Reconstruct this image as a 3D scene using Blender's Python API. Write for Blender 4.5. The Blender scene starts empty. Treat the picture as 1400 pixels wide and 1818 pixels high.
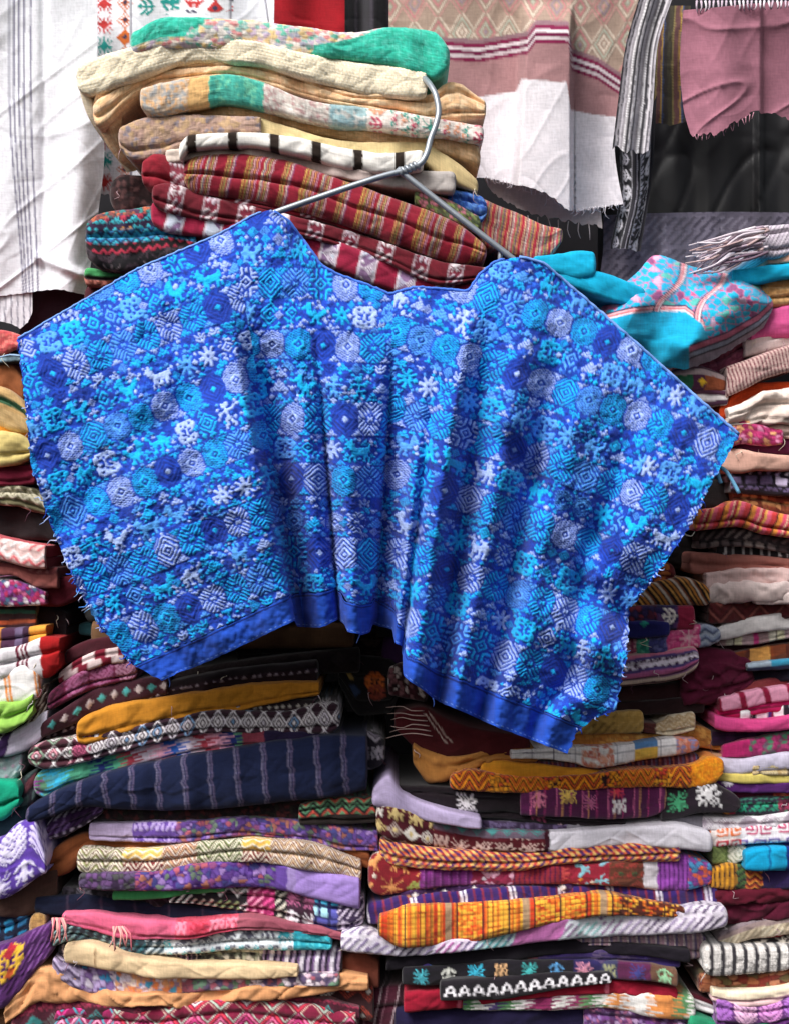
import bpy, math, random
import numpy as np

# ---------------------------------------------------------------- camera, light, exposure
SC = bpy.context.scene
D = 1.75                    # metres from the camera to the plane of the hanging blouse
K = 0.95 / 1400             # metres per photo pixel in that plane
ZC = 1.15
cam = bpy.data.cameras.new('camera'); camo = bpy.data.objects.new('camera', cam)
SC.collection.objects.link(camo); SC.camera = camo
camo.location = (0, -D, ZC); camo.rotation_euler = (math.radians(90), 0, 0)
cam.sensor_fit = 'VERTICAL'; cam.angle = 2 * math.atan(909 * K / D)
cam.clip_start = 0.05; cam.clip_end = 200

SUN_EL, SUN_AZ = math.radians(50), math.radians(-40)     # in front of the stall, above, a little left
w = bpy.data.worlds.new('World'); SC.world = w; w.use_nodes = True
nt = w.node_tree; nt.nodes.clear()
out = nt.nodes.new('ShaderNodeOutputWorld'); bg = nt.nodes.new('ShaderNodeBackground')
sky = nt.nodes.new('ShaderNodeTexSky'); sky.sky_type = 'NISHITA'; sky.sun_disc = False
sky.sun_elevation = SUN_EL; sky.sun_rotation = math.radians(180) - SUN_AZ
sky.dust_density = 6; sky.air_density = 1.5; sky.ozone_density = 1
hs = nt.nodes.new('ShaderNodeHueSaturation'); hs.inputs['Saturation'].default_value = 0.3
nt.links.new(sky.outputs[0], hs.inputs['Color']); nt.links.new(hs.outputs[0], bg.inputs[0])
bg.inputs[1].default_value = 0.095
nt.links.new(bg.outputs[0], out.inputs[0])
sun = bpy.data.lights.new('sun', 'SUN'); suno = bpy.data.objects.new('sun', sun); SC.collection.objects.link(suno)
sun.energy = 2.6; sun.angle = math.radians(26); sun.color = (1.0, 0.985, 0.97)
_d = (math.sin(SUN_AZ) * math.cos(SUN_EL), -math.cos(SUN_AZ) * math.cos(SUN_EL), math.sin(SUN_EL))   # towards the sun
from mathutils import Vector
suno.rotation_euler = Vector(_d).to_track_quat('Z', 'Y').to_euler()
suno.location = (-1.5, -4, 5)
SC.view_settings.view_transform = 'Standard'; SC.view_settings.look = 'None'
SC.view_settings.exposure = 0.42; SC.view_settings.gamma = 1.0
SC.view_settings.use_curve_mapping = False
SC.render.engine = 'CYCLES'
SC.cycles.use_denoising = True; SC.cycles.denoiser = 'OPENIMAGEDENOISE'; SC.cycles.denoising_input_passes = 'RGB_ALBEDO_NORMAL'; SC.cycles.denoising_prefilter = 'ACCURATE'
SC.cycles.max_bounces = 5; SC.cycles.diffuse_bounces = 3

COL = SC.collection
def P(px, py, y):
    """photo pixel + distance behind the blouse plane -> world"""
    s = K * (D + y) / D
    return np.stack(np.broadcast_arrays((np.asarray(px, float) - 700) * s, np.asarray(y, float), ZC + (909 - np.asarray(py, float)) * s), -1)

# ---------------------------------------------------------------- numeric helpers
def lin(c):
    if isinstance(c, str):
        c = [int(c[i:i + 2], 16) / 255 for i in (0, 2, 4)]
    c = np.asarray(c, float)
    return np.where(c <= 0.04045, c / 12.92, ((c + 0.055) / 1.055) ** 2.4)

def pchip(x, y, q):
    x = np.asarray(x, float); y = np.asarray(y, float); q = np.asarray(q, float)
    if len(x) == 2: return np.interp(q, x, y)
    h = np.diff(x); d = np.diff(y) / h
    m = np.zeros_like(y); m[0] = d[0]; m[-1] = d[-1]
    a = d[:-1]; b = d[1:]
    m[1:-1] = np.where(a * b > 0, 2 * a * b / (a + b + 1e-12 * np.sign(a + b)), 0)
    i = np.clip(np.searchsorted(x, q) - 1, 0, len(x) - 2)
    t = (q - x[i]) / h[i]
    return ((2*t**3 - 3*t**2 + 1) * y[i] + (t**3 - 2*t**2 + t) * h[i] * m[i] + (-2*t**3 + 3*t**2) * y[i+1] + (t**3 - t**2) * h[i] * m[i+1])

def smooth(t): t = np.clip(t, 0, 1); return t * t * (3 - 2 * t)

def hsh(i, j, s):
    n = (np.asarray(i, np.int64) * 374761393 + np.asarray(j, np.int64) * 668265263 + int(s) * 1442695041) & 0x7fffffff
    n = ((n ^ (n >> 13)) * 1274126177) & 0x7fffffff
    n = ((n ^ (n >> 16)) * 668265263) & 0x7fffffff
    return ((n ^ (n >> 15)) & 0xffff) / 65535.0

def vn(x, y, s=0):
    """value noise, -1..1"""
    x = np.asarray(x, float); y = np.asarray(y, float) + 0 * x; x = x + 0 * y
    i = np.floor(x).astype(np.int64); j = np.floor(y).astype(np.int64)
    fx = smooth(x - i); fy = smooth(y - j)
    a = hsh(i, j, s) * (1 - fx) + hsh(i + 1, j, s) * fx
    b = hsh(i, j + 1, s) * (1 - fx) + hsh(i + 1, j + 1, s) * fx
    return 2 * (a * (1 - fy) + b * fy) - 1

def fbm(x, y, s=0): return (vn(x, y, s) + 0.5 * vn(2.1 * x, 2.1 * y, s + 7) + 0.25 * vn(4.3 * x, 4.3 * y, s + 13)) / 1.5

# ---------------------------------------------------------------- materials
def cloth_material(name, rough=0.9, streak=0.16, bump=0.35, sheen=0.15):
    m = bpy.data.materials.new(name); m.use_nodes = True
    t = m.node_tree; n = t.nodes; L = t.links; b = n['Principled BSDF']
    b.inputs['Roughness'].default_value = rough
    b.inputs['Specular IOR Level'].default_value = 0.15
    b.inputs['Sheen Weight'].default_value = sheen; b.inputs['Sheen Roughness'].default_value = 0.6
    at = n.new('ShaderNodeAttribute'); at.attribute_name = 'Col'
    uv = n.new('ShaderNodeUVMap'); uv.uv_map = 'UVMap'
    def nz(sx, sy, sc, det):
        mp = n.new('ShaderNodeMapping'); mp.inputs['Scale'].default_value = (sx, sy, 1); L.new(uv.outputs[0], mp.inputs[0])
        z = n.new('ShaderNodeTexNoise'); z.inputs['Scale'].default_value = sc; z.inputs['Detail'].default_value = det
        L.new(mp.outputs[0], z.inputs['Vector']); return z
    warp = nz(0.30, 0.05, 1, 1)        # warp threads
    weft = nz(0.05, 0.30, 1, 1)        # weft threads
    soft = nz(0.02, 0.03, 1, 3)
    ad = n.new('ShaderNodeMath'); ad.operation = 'ADD'; L.new(warp.outputs[0], ad.inputs[0]); L.new(weft.outputs[0], ad.inputs[1])
    ad2 = n.new('ShaderNodeMath'); ad2.operation = 'ADD'; L.new(ad.outputs[0], ad2.inputs[0]); L.new(soft.outputs[0], ad2.inputs[1])
    mr = n.new('ShaderNodeMapRange'); mr.inputs[1].default_value = 0.9; mr.inputs[2].default_value = 2.1
    mr.inputs[3].default_value = 1 - 2.2 * streak; mr.inputs[4].default_value = 1 + 1.6 * streak
    L.new(ad2.outputs[0], mr.inputs[0])
    mx = n.new('ShaderNodeMix'); mx.data_type = 'RGBA'; mx.blend_type = 'MULTIPLY'; mx.inputs[0].default_value = 1
    L.new(at.outputs['Color'], mx.inputs[6]); L.new(mr.outputs[0], mx.inputs[7]); L.new(mx.outputs[2], b.inputs['Base Color'])
    bp = n.new('ShaderNodeBump'); bp.inputs['Strength'].default_value = bump; bp.inputs['Distance'].default_value = 0.0012
    L.new(ad.outputs[0], bp.inputs['Height']); L.new(bp.outputs[0], b.inputs['Normal'])
    return m

M_CLOTH = cloth_material('woven_cloth', bump=.22, streak=.12)
M_PLAIN = cloth_material('fine_plain_cloth', 0.9, 0.09, 0.16, 0.05)
M_KNIT = cloth_material('thick_knit', 0.95, 0.16, 0.5, 0.3)
M_BLOUSE = cloth_material('brocade_cotton', 0.85, 0.12, 0.22, 0.1)
def plain_material(name, rgb, rough=0.6, metal=0.0, bump=0.0, scale=60, var=0.25):
    m = bpy.data.materials.new(name); m.use_nodes = True
    t = m.node_tree; n = t.nodes; L = t.links; b = n['Principled BSDF']
    b.inputs['Roughness'].default_value = rough; b.inputs['Metallic'].default_value = metal
    tc = n.new('ShaderNodeTexCoord'); z = n.new('ShaderNodeTexNoise'); z.inputs['Scale'].default_value = scale; z.inputs['Detail'].default_value = 4
    L.new(tc.outputs['Object'], z.inputs['Vector'])
    cr = n.new('ShaderNodeValToRGB'); c = lin(rgb)
    cr.color_ramp.elements[0].position = 0.3; cr.color_ramp.elements[1].position = 0.7
    cr.color_ramp.elements[0].color = (*(c * (1 - var)), 1); cr.color_ramp.elements[1].color = (*np.clip(c * (1 + var), 0, 1), 1)
    L.new(z.outputs[0], cr.inputs[0]); L.new(cr.outputs[0], b.inputs['Base Color'])
    if bump:
        bp = n.new('ShaderNodeBump'); bp.inputs['Strength'].default_value = bump; bp.inputs['Distance'].default_value = 0.01
        L.new(z.outputs[0], bp.inputs['Height']); L.new(bp.outputs[0], b.inputs['Normal'])
    return m

# ---------------------------------------------------------------- object helpers
def tag(o, label, cat=None, group=None):
    o['label'] = label
    if cat: o['category'] = cat
    if group: o['group'] = group
    return o

def link(name, me, mat, parent=None):
    o = bpy.data.objects.new(name, me); COL.objects.link(o)
    if mat: me.materials.append(mat)
    if parent: o.parent = parent
    return o

def empty(name, loc=(0, 0, 0)):
    o = bpy.data.objects.new(name, None); COL.objects.link(o); o.empty_display_size = 0.02
    return o

def grid_mesh(name, V, C, uv, mask=None):
    """V (R,Q,3) vertices, C (R,Q,3) linear yarn colour, uv (R,Q,2)"""
    R, Q = V.shape[:2]
    idx = np.arange(R * Q).reshape(R, Q)
    f = np.stack([idx[:-1, :-1], idx[1:, :-1], idx[1:, 1:], idx[:-1, 1:]], -1)
    if mask is not None: f = f[mask]
    f = f.reshape(-1, 4); C = C.reshape(-1, 3)
    V = V.reshape(-1, 3); uv = uv.reshape(-1, 2)
    if mask is not None:
        used, inv = np.unique(f.ravel(), return_inverse=True)
        V = V[used]; uv = uv[used]; C = C[used]; f = inv.reshape(-1, 4)
    me = bpy.data.meshes.new(name); nf = len(f)
    me.vertices.add(len(V)); me.vertices.foreach_set('co', V.astype(np.float32).ravel())
    me.loops.add(nf * 4); me.loops.foreach_set('vertex_index', f.astype(np.int32).ravel())
    me.polygons.add(nf); me.polygons.foreach_set('loop_start', np.arange(0, nf * 4, 4, dtype=np.int32))
    me.polygons.foreach_set('use_smooth', np.ones(nf, bool))
    u = me.uv_layers.new(name='UVMap'); u.data.foreach_set('uv', uv[f.ravel()].astype(np.float32).ravel())
    a = me.attributes.new('Col', 'FLOAT_COLOR', 'POINT')
    a.data.foreach_set('color', np.concatenate([np.clip(C, 0, 1), np.ones((len(V), 1))], 1).astype(np.float32).ravel())
    me.update(); me.validate()
    return me

def grid_normals(V):
    du = np.gradient(V, axis=1); dv = np.gradient(V, axis=0)
    n = np.cross(du, dv); n /= np.linalg.norm(n, axis=-1, keepdims=True) + 1e-12
    n[n[..., 1] > 0] *= -1          # towards the front
    return n

def tube_mesh(name, pts, r, sides=6, col=None, taper=None):
    pts = np.asarray(pts, float); n = len(pts)
    t = np.gradient(pts, axis=0); t /= np.linalg.norm(t, axis=1, keepdims=True) + 1e-12
    ref = np.array([0.3, 0.9, 0.2]); a = np.cross(t, ref); a /= np.linalg.norm(a, axis=1, keepdims=True) + 1e-9
    b = np.cross(t, a); ang = np.linspace(0, 2 * math.pi, sides, endpoint=False)
    rr = np.full(n, r) if taper is None else r * np.asarray(taper)
    V = (pts[:, None] + rr[:, None, None] * (np.cos(ang)[None, :, None] * a[:, None] + np.sin(ang)[None, :, None] * b[:, None])).reshape(-1, 3)
    F = [(i * sides + j, i * sides + (j + 1) % sides, (i + 1) * sides + (j + 1) % sides, (i + 1) * sides + j) for i in range(n - 1) for j in range(sides)]
    F += [tuple(range(sides - 1, -1, -1)), tuple(range((n - 1) * sides, n * sides))]
    me = bpy.data.meshes.new(name); me.from_pydata(V.tolist(), [], F); me.polygons.foreach_set('use_smooth', np.ones(len(F), bool))
    if col is not None:
        me.uv_layers.new(name='UVMap')
        at = me.attributes.new('Col', 'FLOAT_COLOR', 'FACE')
        at.data.foreach_set('color', np.tile(np.array([*lin(col), 1.0]), len(F)).astype(np.float32))
    return me

def spline(ctrl, n):
    ctrl = np.asarray(ctrl, float); d = np.r_[0, np.cumsum(np.linalg.norm(np.diff(ctrl, axis=0), axis=1))]
    q = np.linspace(0, d[-1], n)
    return np.stack([pchip(d, ctrl[:, i], q) for i in range(ctrl.shape[1])], -1)
# ---------------------------------------------------------------- woven patterns
# a pattern is f(u, v, fv, W, L) -> (linear rgb, relief); u, v in photo pixels, fv 0..1 across the fold, W, L its length and girth
def as_pat(p): return plain(p) if isinstance(p, str) else p

def plain(c, c2=None, amt=0.5, seed=1):
    a = lin(c); b = lin(c2) if c2 else a * 0.8
    def f(u, v, fv, W, L):
        k = smooth(0.5 + amt * fbm(u / 60, v / 30, seed))[..., None]
        return a * (1 - k * 0.5) + b * k * 0.5, np.zeros_like(u)
    f.coarse = True
    return f

def xs(spec, skew=0.0, wob=1.0, seed=1):
    """bands that cross the fold: [(width, colour or pattern), ...] repeated along it"""
    ws = np.array([s[0] for s in spec], float); e = np.cumsum(ws); T = e[-1]
    cols = [as_pat(s[1]) for s in spec]
    def f(u, v, fv, W, L):
        q = (u + skew * v + wob * vn(v / 9, u / 70, seed)) % T
        i = np.searchsorted(e, q, side='right').clip(0, len(ws) - 1)
        rgb = np.zeros(u.shape + (3,)); h = np.zeros_like(u)
        for k, p in enumerate(cols):
            m = i == k
            if m.any(): rgb[m], h[m] = p(u[m], v[m], fv[m], W, L)
        dots = ((np.floor(v / 2.6) % 2) * (ws[i] < 3.6))[..., None]
        return rgb * (1 - 0.35 * dots), h
    return f

def vs(spec, wob=0.015, seed=1):
    """bands along the fold: [(end fraction, colour or pattern), ...]"""
    e = np.array([s[0] for s in spec], float); cols = [as_pat(s[1]) for s in spec]
    def f(u, v, fv, W, L):
        i = np.searchsorted(e, fv + wob * vn(u / 25, v * 0, seed), side='right').clip(0, len(e) - 1)
        rgb = np.zeros(u.shape + (3,)); h = np.zeros_like(u)
        for k, p in enumerate(cols):
            m = i == k
            if m.any(): rgb[m], h[m] = p(u[m], v[m], fv[m], W, L)
        return rgb, h
    return f

def blocks(spec, skew=0.0, seed=1):
    """parts of the length, each with its own pattern: [(end fraction, pattern), ...]"""
    e = np.array([s[0] for s in spec], float); cols = [as_pat(s[1]) for s in spec]
    def f(u, v, fv, W, L):
        i = np.searchsorted(e, (u + skew * v + 1.5 * vn(v / 8, v * 0, seed)) / W, side='right').clip(0, len(e) - 1)
        rgb = np.zeros(u.shape + (3,)); h = np.zeros_like(u)
        for k, p in enumerate(cols):
            m = i == k
            if m.any(): rgb[m], h[m] = p(u[m], v[m], fv[m], W, L)
        return rgb, h
    return f

def bitmap(rows): return np.array([[ch == '#' for ch in r.ljust(max(map(len, rows)))] for r in rows])
ANIMALS = [bitmap(a.split('/')) for a in (
    "#.#........../.##........../####........./.###......#../..#########../...########../...#######.../...##...##.../..#.#...#.#../..#.#...#.#..",
    ".....#...#.../..#..#.#.#.../..#...###..../..##...##..../...#######.../....######.../....##.##..../....#...#..../...##..##....",
    "..##......../.###......../####....##../..##...###../..#######.../...#####..../....###...../....#.#...../...##.##....",
    "...###.../...###.../....#..../.#######./.#..#..#./#...#...#/...###.../...#.#.../..##.##../..#...#..",
    "#........../##...##..../.#...###.../.#########./..#######../..##.#.##../..#..#.#.../.##.##.##..")]
FLOWER = bitmap(("...##.##...", "..#######..", ".##.###.##.", "#####.#####", "###..#..###", "..##.#.##..", "###..#..###", "#####.#####", ".##.###.##.", "..#######..", "...##.##..."))
STAR = bitmap(("#....#....#", ".#...#...#.", "..#..#..#..", "...#.#.#...", "....###....", "###########", "....###....", "...#.#.#...", "..#..#..#..", ".#...#...#.", "#....#....#"))
FIR = bitmap(("....#....", "#..###..#", "##..#..##", ".##.#.##.", "#.#####.#", "##..#..##", ".##.#.##.", "..#####..", "....#...."))
COMBS = [bitmap(a.split('/')) for a in (
    ".#...#..#./..#..#.#../#..#.##..#/.##.##.##./...####.../#########./...####.../.##.##.##./#..#.##..#/..#..#.#..",
    "....##..../..######../.##.##.##./##..##..##/....##..../.#.####.#./.######## /..#.##.#../.##.##.##./.#..##..#.",
    "#.#.#...#../.#.#.#.##../..#.#.###../###.###..##/..#####.##./.#######.../##..###.##./..##.#.#.#./.##.#.#.#.#/.#..#..#..#",
    "##.##.##/##.##.##/.######./.##.##.#/.##.##.#/##.##.##/##.##.##/#..##..#")]
LETTER = bitmap(("...##...", "..####..", ".##..##.", ".##..##.", ".######.", "##....##", "##....##"))
def hexcomb(w, h, style, p=3, fit=.78):
    x, y = np.meshgrid(np.arange(-(w // 2), w // 2 + 1), np.arange(-(h // 2), h // 2 + 1))
    ax, ay = abs(x), abs(y); d = ax + ay
    m = d <= (w // 2 + h // 2) * fit
    if p == 4:
        f = lambda q: (q // 2) % 2 == 0
        if style == 0: on = f(d)
        elif style == 1: on = np.where(d <= 6, f(d), np.where(d <= 8, False, np.where(ax > ay * w / h, f(y + 40), f(x + 40))))
        elif style == 2: on = np.where(d <= 5, f(d), f(ax + 2 * ay))
        else: on = np.where(ax > ay * w / h, f(ax + 40 - ay), f(ay - ax + 41)) & ~((d > 3) & (d < 6))
        return m & on
    if style == 0: on = d % 3 != 0
    elif style == 1: on = np.where(d <= 4, d % 3 != 0, np.where(d == 5, False, np.where(ax > ay * w / h, y % 3 != 0, x % 3 != 0)))
    elif style == 2: on = np.where(d <= 3, d != 2, (ax + np.where(y > 0, 1, 2) * ay) % 3 != 0)
    else: on = (abs(ax - ay) % 3 != 1) & (d != 3)
    return m & on
def tri(n, up=True):
    b = np.array([[abs(j - n + 1) <= i and (abs(j - n + 1) + i) % 3 != 1 for j in range(2 * n - 1)] for i in range(n)])
    return b if up else b[::-1]
def rhomb(n): a = abs(np.arange(-n, n + 1)); return (a[:, None] + a[None]) <= n
def ringrh(n): a = abs(np.arange(-n, n + 1)); d = a[:, None] + a[None]; return (d <= n) & (d % 2 == n % 2)

def stamp(c, b, y, x, v):
    H, W = c.shape; h, w = b.shape
    y0, x0 = max(y, 0), max(x, 0); y1, x1 = min(y + h, H), min(x + w, W)
    if y1 <= y0 or x1 <= x0: return
    s = b[y0 - y:y1 - y, x0 - x:x1 - x]; t = c[y0:y1, x0:x1]; t[s] = v

def canvas(H, W, ncol, kinds, seed, fill=0.5):
    """rows of motifs; 0 is the ground, 1..ncol the yarn colours"""
    R = random.Random(seed); c = np.zeros((H, W), np.int8); y = 0
    pick = lambda: R.randint(1, ncol)
    while y < H:
        k = R.choice(kinds); x = -R.randint(0, 8)
        if k == 'd':                      # rhombs
            n = R.choice((4, 5, 6)); q = pick(); alt = R.random() < .6; in_ = pick()
            while x < W:
                stamp(c, ringrh(n) if R.random() < .8 else rhomb(n), y, x, pick() if alt else q); stamp(c, rhomb(1), y + n - 1, x + n - 1, in_); x += 2 * n + 1
            y += 2 * n + 2
        elif k == 'z':                    # zigzags
            p = R.choice((6, 8, 10)); n = R.choice((2, 3)); xx = np.arange(W); zz = np.abs((xx % p) - p // 2)
            for j in range(n):
                q = pick()
                for th in (0, 1):
                    yy = y + zz + 3 * j + th; ok = yy < H; c[yy[ok], xx[ok]] = q
            y += p // 2 + 3 * n + 1
        elif k == 't':                    # triangles
            n = R.choice((4, 5)); q, r = pick(), pick()
            while x < W: stamp(c, tri(n), y, x, q); stamp(c, tri(n - 1, False), y, x + n, r); x += 2 * n
            y += n + 1
        elif k == 'a':                    # animals, stars and flowers
            while x < W:
                b = R.choice(ANIMALS + [STAR, FLOWER, FIR]); b = b if R.random() < .5 else b[:, ::-1]
                stamp(c, b, y + (11 - b.shape[0]) // 2, x, pick()); x += b.shape[1] + 2
            y += 13
        elif k == 'f':
            q = pick()
            while x < W: stamp(c, R.choice((FIR, STAR, FLOWER)), y, x, pick() if R.random() < .5 else q); x += 12
            y += 12
        elif k == 'h':                    # large comb edged hexagons
            st = R.randint(0, 3)
            while x < W: stamp(c, hexcomb(13, 15, st), y, x, pick()); x += 14
            y += 16
        elif k == 's':                    # thin stripes
            for j in range(R.choice((2, 3, 4))):
                if y < H: c[y:y + R.choice((1, 1, 2))] = pick()
                y += R.choice((2, 3))
        elif k == 'b':                    # blocks
            q = pick(); p = R.choice((6, 8))
            for xx in range(0, W, p): c[y:y + 5, xx:xx + p - 2] = pick() if R.random() < .5 else q
            y += 6
        elif k == 'k':                    # slanting strokes
            xx = np.arange(W); n = R.choice((6, 8))
            for j in range(n):
                m = ((xx + (j if (R.random() < 2) else 0)) % 5) < 2
                if y + j < H: c[y + j, m] = 1 + ((xx[m] // 14 + j // 8) % ncol)
            y += n + 1
        elif k == 'v':                    # combed hook figures
            q = pick(); n = R.randint(0, 3)
            while x < W: b = COMBS[n] if R.random() < .7 else R.choice(COMBS); stamp(c, b if (x // 11) % 2 else b[:, ::-1], y, x, pick() if R.random() < .35 else q); x += b.shape[1] + 1
            y += 11
        elif k == 'g':                    # square spirals
            H5 = bitmap(("######.", "#....#.", "#.##.#.", "#.#..#.", "#.####.", "#......", "######."))
            q = pick()
            while x < W: stamp(c, H5 if (x // 8) % 2 else H5[:, ::-1], y, x, pick() if R.random() < .3 else q); x += 8
            y += 9
        elif k == 'o':                    # dots
            q = pick()
            for xx in range(0, W, 5): stamp(c, rhomb(1), y, xx + R.randint(0, 1), q if R.random() < .7 else pick())
            y += 4
        y += R.randint(0, 1)
    for _ in range(int(fill * H * W / 60)):
        yy, xx = R.randrange(H), R.randrange(W)
        if not c[max(0, yy - 1):yy + 2, max(0, xx - 1):xx + 2].any(): stamp(c, rhomb(1), yy - 1, xx - 1, pick())
    return c

def smoothed(cv, k=3):
    """the stepped weave chart redrawn with rounded yarn outlines"""
    best = None; out = None
    for q in range(int(cv.max()) + 1):
        a = np.repeat(np.repeat((cv == q).astype(np.float32), k, 0), k, 1)
        for _ in (0, 1):
            for ax in (0, 1): a = (np.roll(a, 1, ax) + a + np.roll(a, -1, ax)) / 3
        if best is None: best, out = a, np.zeros(a.shape, np.int8)
        else: m = a > best; out[m] = q; best = np.maximum(best, a)
    return out

def broc(bg, cols, kinds='dztahf', seed=1, cell=3.0, rot=False, fill=0.6, jit=0.35, size=(60, 236), voff=0):
    pal = np.stack([lin(bg)] + [lin(c) for c in cols]); hh = np.r_[0.0, np.ones(len(cols))]
    if rot: size = size[::-1]
    cv = smoothed(canvas(size[0], size[1], len(cols), kinds, seed, fill))
    def f(u, v, fv, W, L):
        a = (v + 400 * (not rot) * 0 + voff) / cell + jit * vn(u / 7, v / 7, seed) ; b = u / cell + jit * vn(u / 6, v / 6, seed + 3)
        if rot: a, b = b, a
        i = cv[np.floor(a * 3).astype(int) % cv.shape[0], np.floor(b * 3).astype(int) % cv.shape[1]]
        return pal[i], hh[i]
    return f

def zig(cols, per=26, amp=9, th=6, jit=1.0, seed=1):
    pal = np.stack([lin(c) for c in cols])
    def f(u, v, fv, W, L):
        z = np.abs((u % per) / per - 0.5) * 2 * amp
        i = np.floor((v + z + jit * vn(u / 5, v / 5, seed)) / th).astype(int) % len(cols)
        return pal[i], (i % 2) * 1.0
    return f

def diam(bg, cols, w=30, h=36, ring=4.0, seed=1, edge=None):
    pal = np.stack([lin(c) for c in cols]); g = lin(bg)
    def f(u, v, fv, W, L):
        v = v - L / 2 + h / 2
        iu = np.floor(u / w).astype(int); jv = np.floor(v / h).astype(int)
        d = np.abs(u / w - iu - .5) * w + np.abs(v / h - jv - .5) * w + 0.5 * vn(u / 4, v / 4, seed)
        r = np.floor(d / ring).astype(int)
        k = (iu * 3 + jv * 5 + r // 2 * (1 + iu % 2)) % len(cols)
        on = (r % 2 == 0) & (d < w * .62)
        return np.where(on[..., None], pal[k], g), on * 1.0
    return f

def ikat(cols, w=22, rag=9, seed=1, bg=None, row=3.2):
    pal = np.stack([lin(c) for c in cols])
    def f(u, v, fv, W, L):
        j = np.floor(v / row)
        uu = u + rag * (hsh(j, j * 0, seed) - .5) * 2 + rag * 0.6 * np.sign(np.sin(v * 0.9))
        i = np.floor(uu / w).astype(int)
        k = (hsh(i, i * 0, seed + 5) * 97).astype(int) % len(cols)
        return pal[k], (j % 2) * .7
    return f

def vor(bg, cols, s=11, seed=1, gap=0.16, st=1.0):
    """patches of coloured yarn with a thin ground line between"""
    pal = np.stack([lin(c) for c in cols]); g = lin(bg)
    def f(u, v, fv, W, L):
        x = u / s / st; y = v / s; i0 = np.floor(x).astype(int); j0 = np.floor(y).astype(int)
        d1 = np.full(u.shape, 9.); d2 = np.full(u.shape, 9.); k = np.zeros(u.shape, int)
        for di in (-1, 0, 1):
            for dj in (-1, 0, 1):
                i = i0 + di; j = j0 + dj
                d = np.abs(x - i - hsh(i, j, seed)) + np.abs(y - j - hsh(i, j, seed + 1))
                kk = (hsh(i, j, seed + 2) * 997).astype(int) % len(cols)
                n = d < d1; d2 = np.where(n, d1, np.minimum(d2, d)); k = np.where(n, kk, k); d1 = np.where(n, d, d1)
        on = (d2 - d1) > gap
        return np.where(on[..., None], pal[k], g), on * .8
    return f

def grid(bg, line, pu=24, pv=24, w=2, extra=None):
    a, b = lin(bg), lin(line)
    def f(u, v, fv, W, L):
        m = ((u % pu) < w) | ((v % pv) < w)
        rgb = np.where(m[..., None], b, a)
        if extra:
            for (u0, u1, p) in extra:
                q = (u / W > u0) & (u / W < u1)
                if q.any(): rgb[q] = as_pat(p)(u[q], v[q], fv[q], W, L)[0]
        return rgb, m * .0
    return f

def knit(c, c2, per=9, seed=1):
    a, b = lin(c), lin(c2)
    def f(u, v, fv, W, L):
        q = np.sin(u * 2 * math.pi / per + 2.2 * np.sin(v * 0.55) + 1.5 * vn(u / 14, v / 9, seed)) * 0.5 + .5
        q = q * (0.6 + 0.4 * np.sin(v * 1.1))
        k = np.clip(q, 0, 1)[..., None]
        return a * k + b * (1 - k), q * 1.6
    return f

def braid(cols, w=22, seed=1):
    pal = np.stack([lin(c) for c in cols])
    def f(u, v, fv, W, L):
        z = np.abs(v - L / 2) * 1.0
        q = u + z + 2 * vn(u / 8, v / 4, seed)
        i = np.floor(q / w * len(cols)).astype(int)
        k = (i + (np.floor(v / 5)).astype(int) * 2) % len(cols)
        return pal[k], (np.floor(v / 5) % 2) * 1.0
    return f

def bricks(seed=1):
    y, o, r, d, dk = (lin(c) for c in ('f2b33c', 'ee7a28', 'd8401e', '5a2418', '2a1420'))
    def f(u, v, fv, W, L):
        blk = np.floor(u / 46).astype(int); t = hsh(blk, blk * 0, seed)
        per = np.where(t < .5, 4.2, 6.0); i = np.floor(v / 4.5).astype(int); j = np.floor(u / per).astype(int)
        a = (hsh(i * (t > .5), j, seed + 2))[..., None]
        rgb = np.where(a < .45, y, np.where(a < .8, o, r))
        rgb = np.where(((v % 9) < 1.8)[..., None], o * .5, rgb)
        rgb = np.where(((u % 9.2) < 1.5)[..., None], rgb * .35, rgb)
        rgb = np.where(((u % 46) < 3)[..., None], dk, rgb)
        rgb = np.where((((u % 138) > 118) & ((u % 138) < 130))[..., None], lin('b09070'), rgb)
        rgb = np.where((u / W > .78)[..., None] & (hsh(i, j, 9) < .55)[..., None], d, rgb)
        return rgb, (v % 9 > 1.8) * .8
    return f

def over(base, items):
    """single motifs laid on a base: (u0, v0, cell, bitmap, colour)"""
    base = as_pat(base)
    def f(u, v, fv, W, L):
        rgb, h = base(u, v, fv, W, L)
        for (u0, fv0, cell, b, c) in items:
            uj = u + 1.1 * vn(u / 6, v / 6, 31); vj = v + 1.1 * vn(u / 6, v / 6, 32)
            j = np.floor((uj - u0) / cell).astype(int); i = np.floor((vj - fv0 * L) / cell + b.shape[0] / 2).astype(int)
            ok = (i >= 0) & (j >= 0) & (i < b.shape[0]) & (j < b.shape[1])
            m = np.zeros(u.shape, bool); m[ok] = b[i[ok], j[ok]]
            rgb = np.where(m[..., None], lin(c), rgb); h = np.where(m, 1.2, h)
        return rgb, h
    return f
# ---------------------------------------------------------------- builders
def sampled(pat, u, v, fv, W, L, once=False):
    if once: return pat(u, v, fv, W, L)
    C = 0; H = 0
    for a, b in ((-.3, -.3), (.3, -.3), (-.3, .3), (.3, .3)):
        c, h = pat(u + a * 1.9, v + b * 1.9, fv + b * 1.9 / max(L, 1) * .9, W, L); C = C + c / 4; H = H + h / 4
    return C, H

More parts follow.
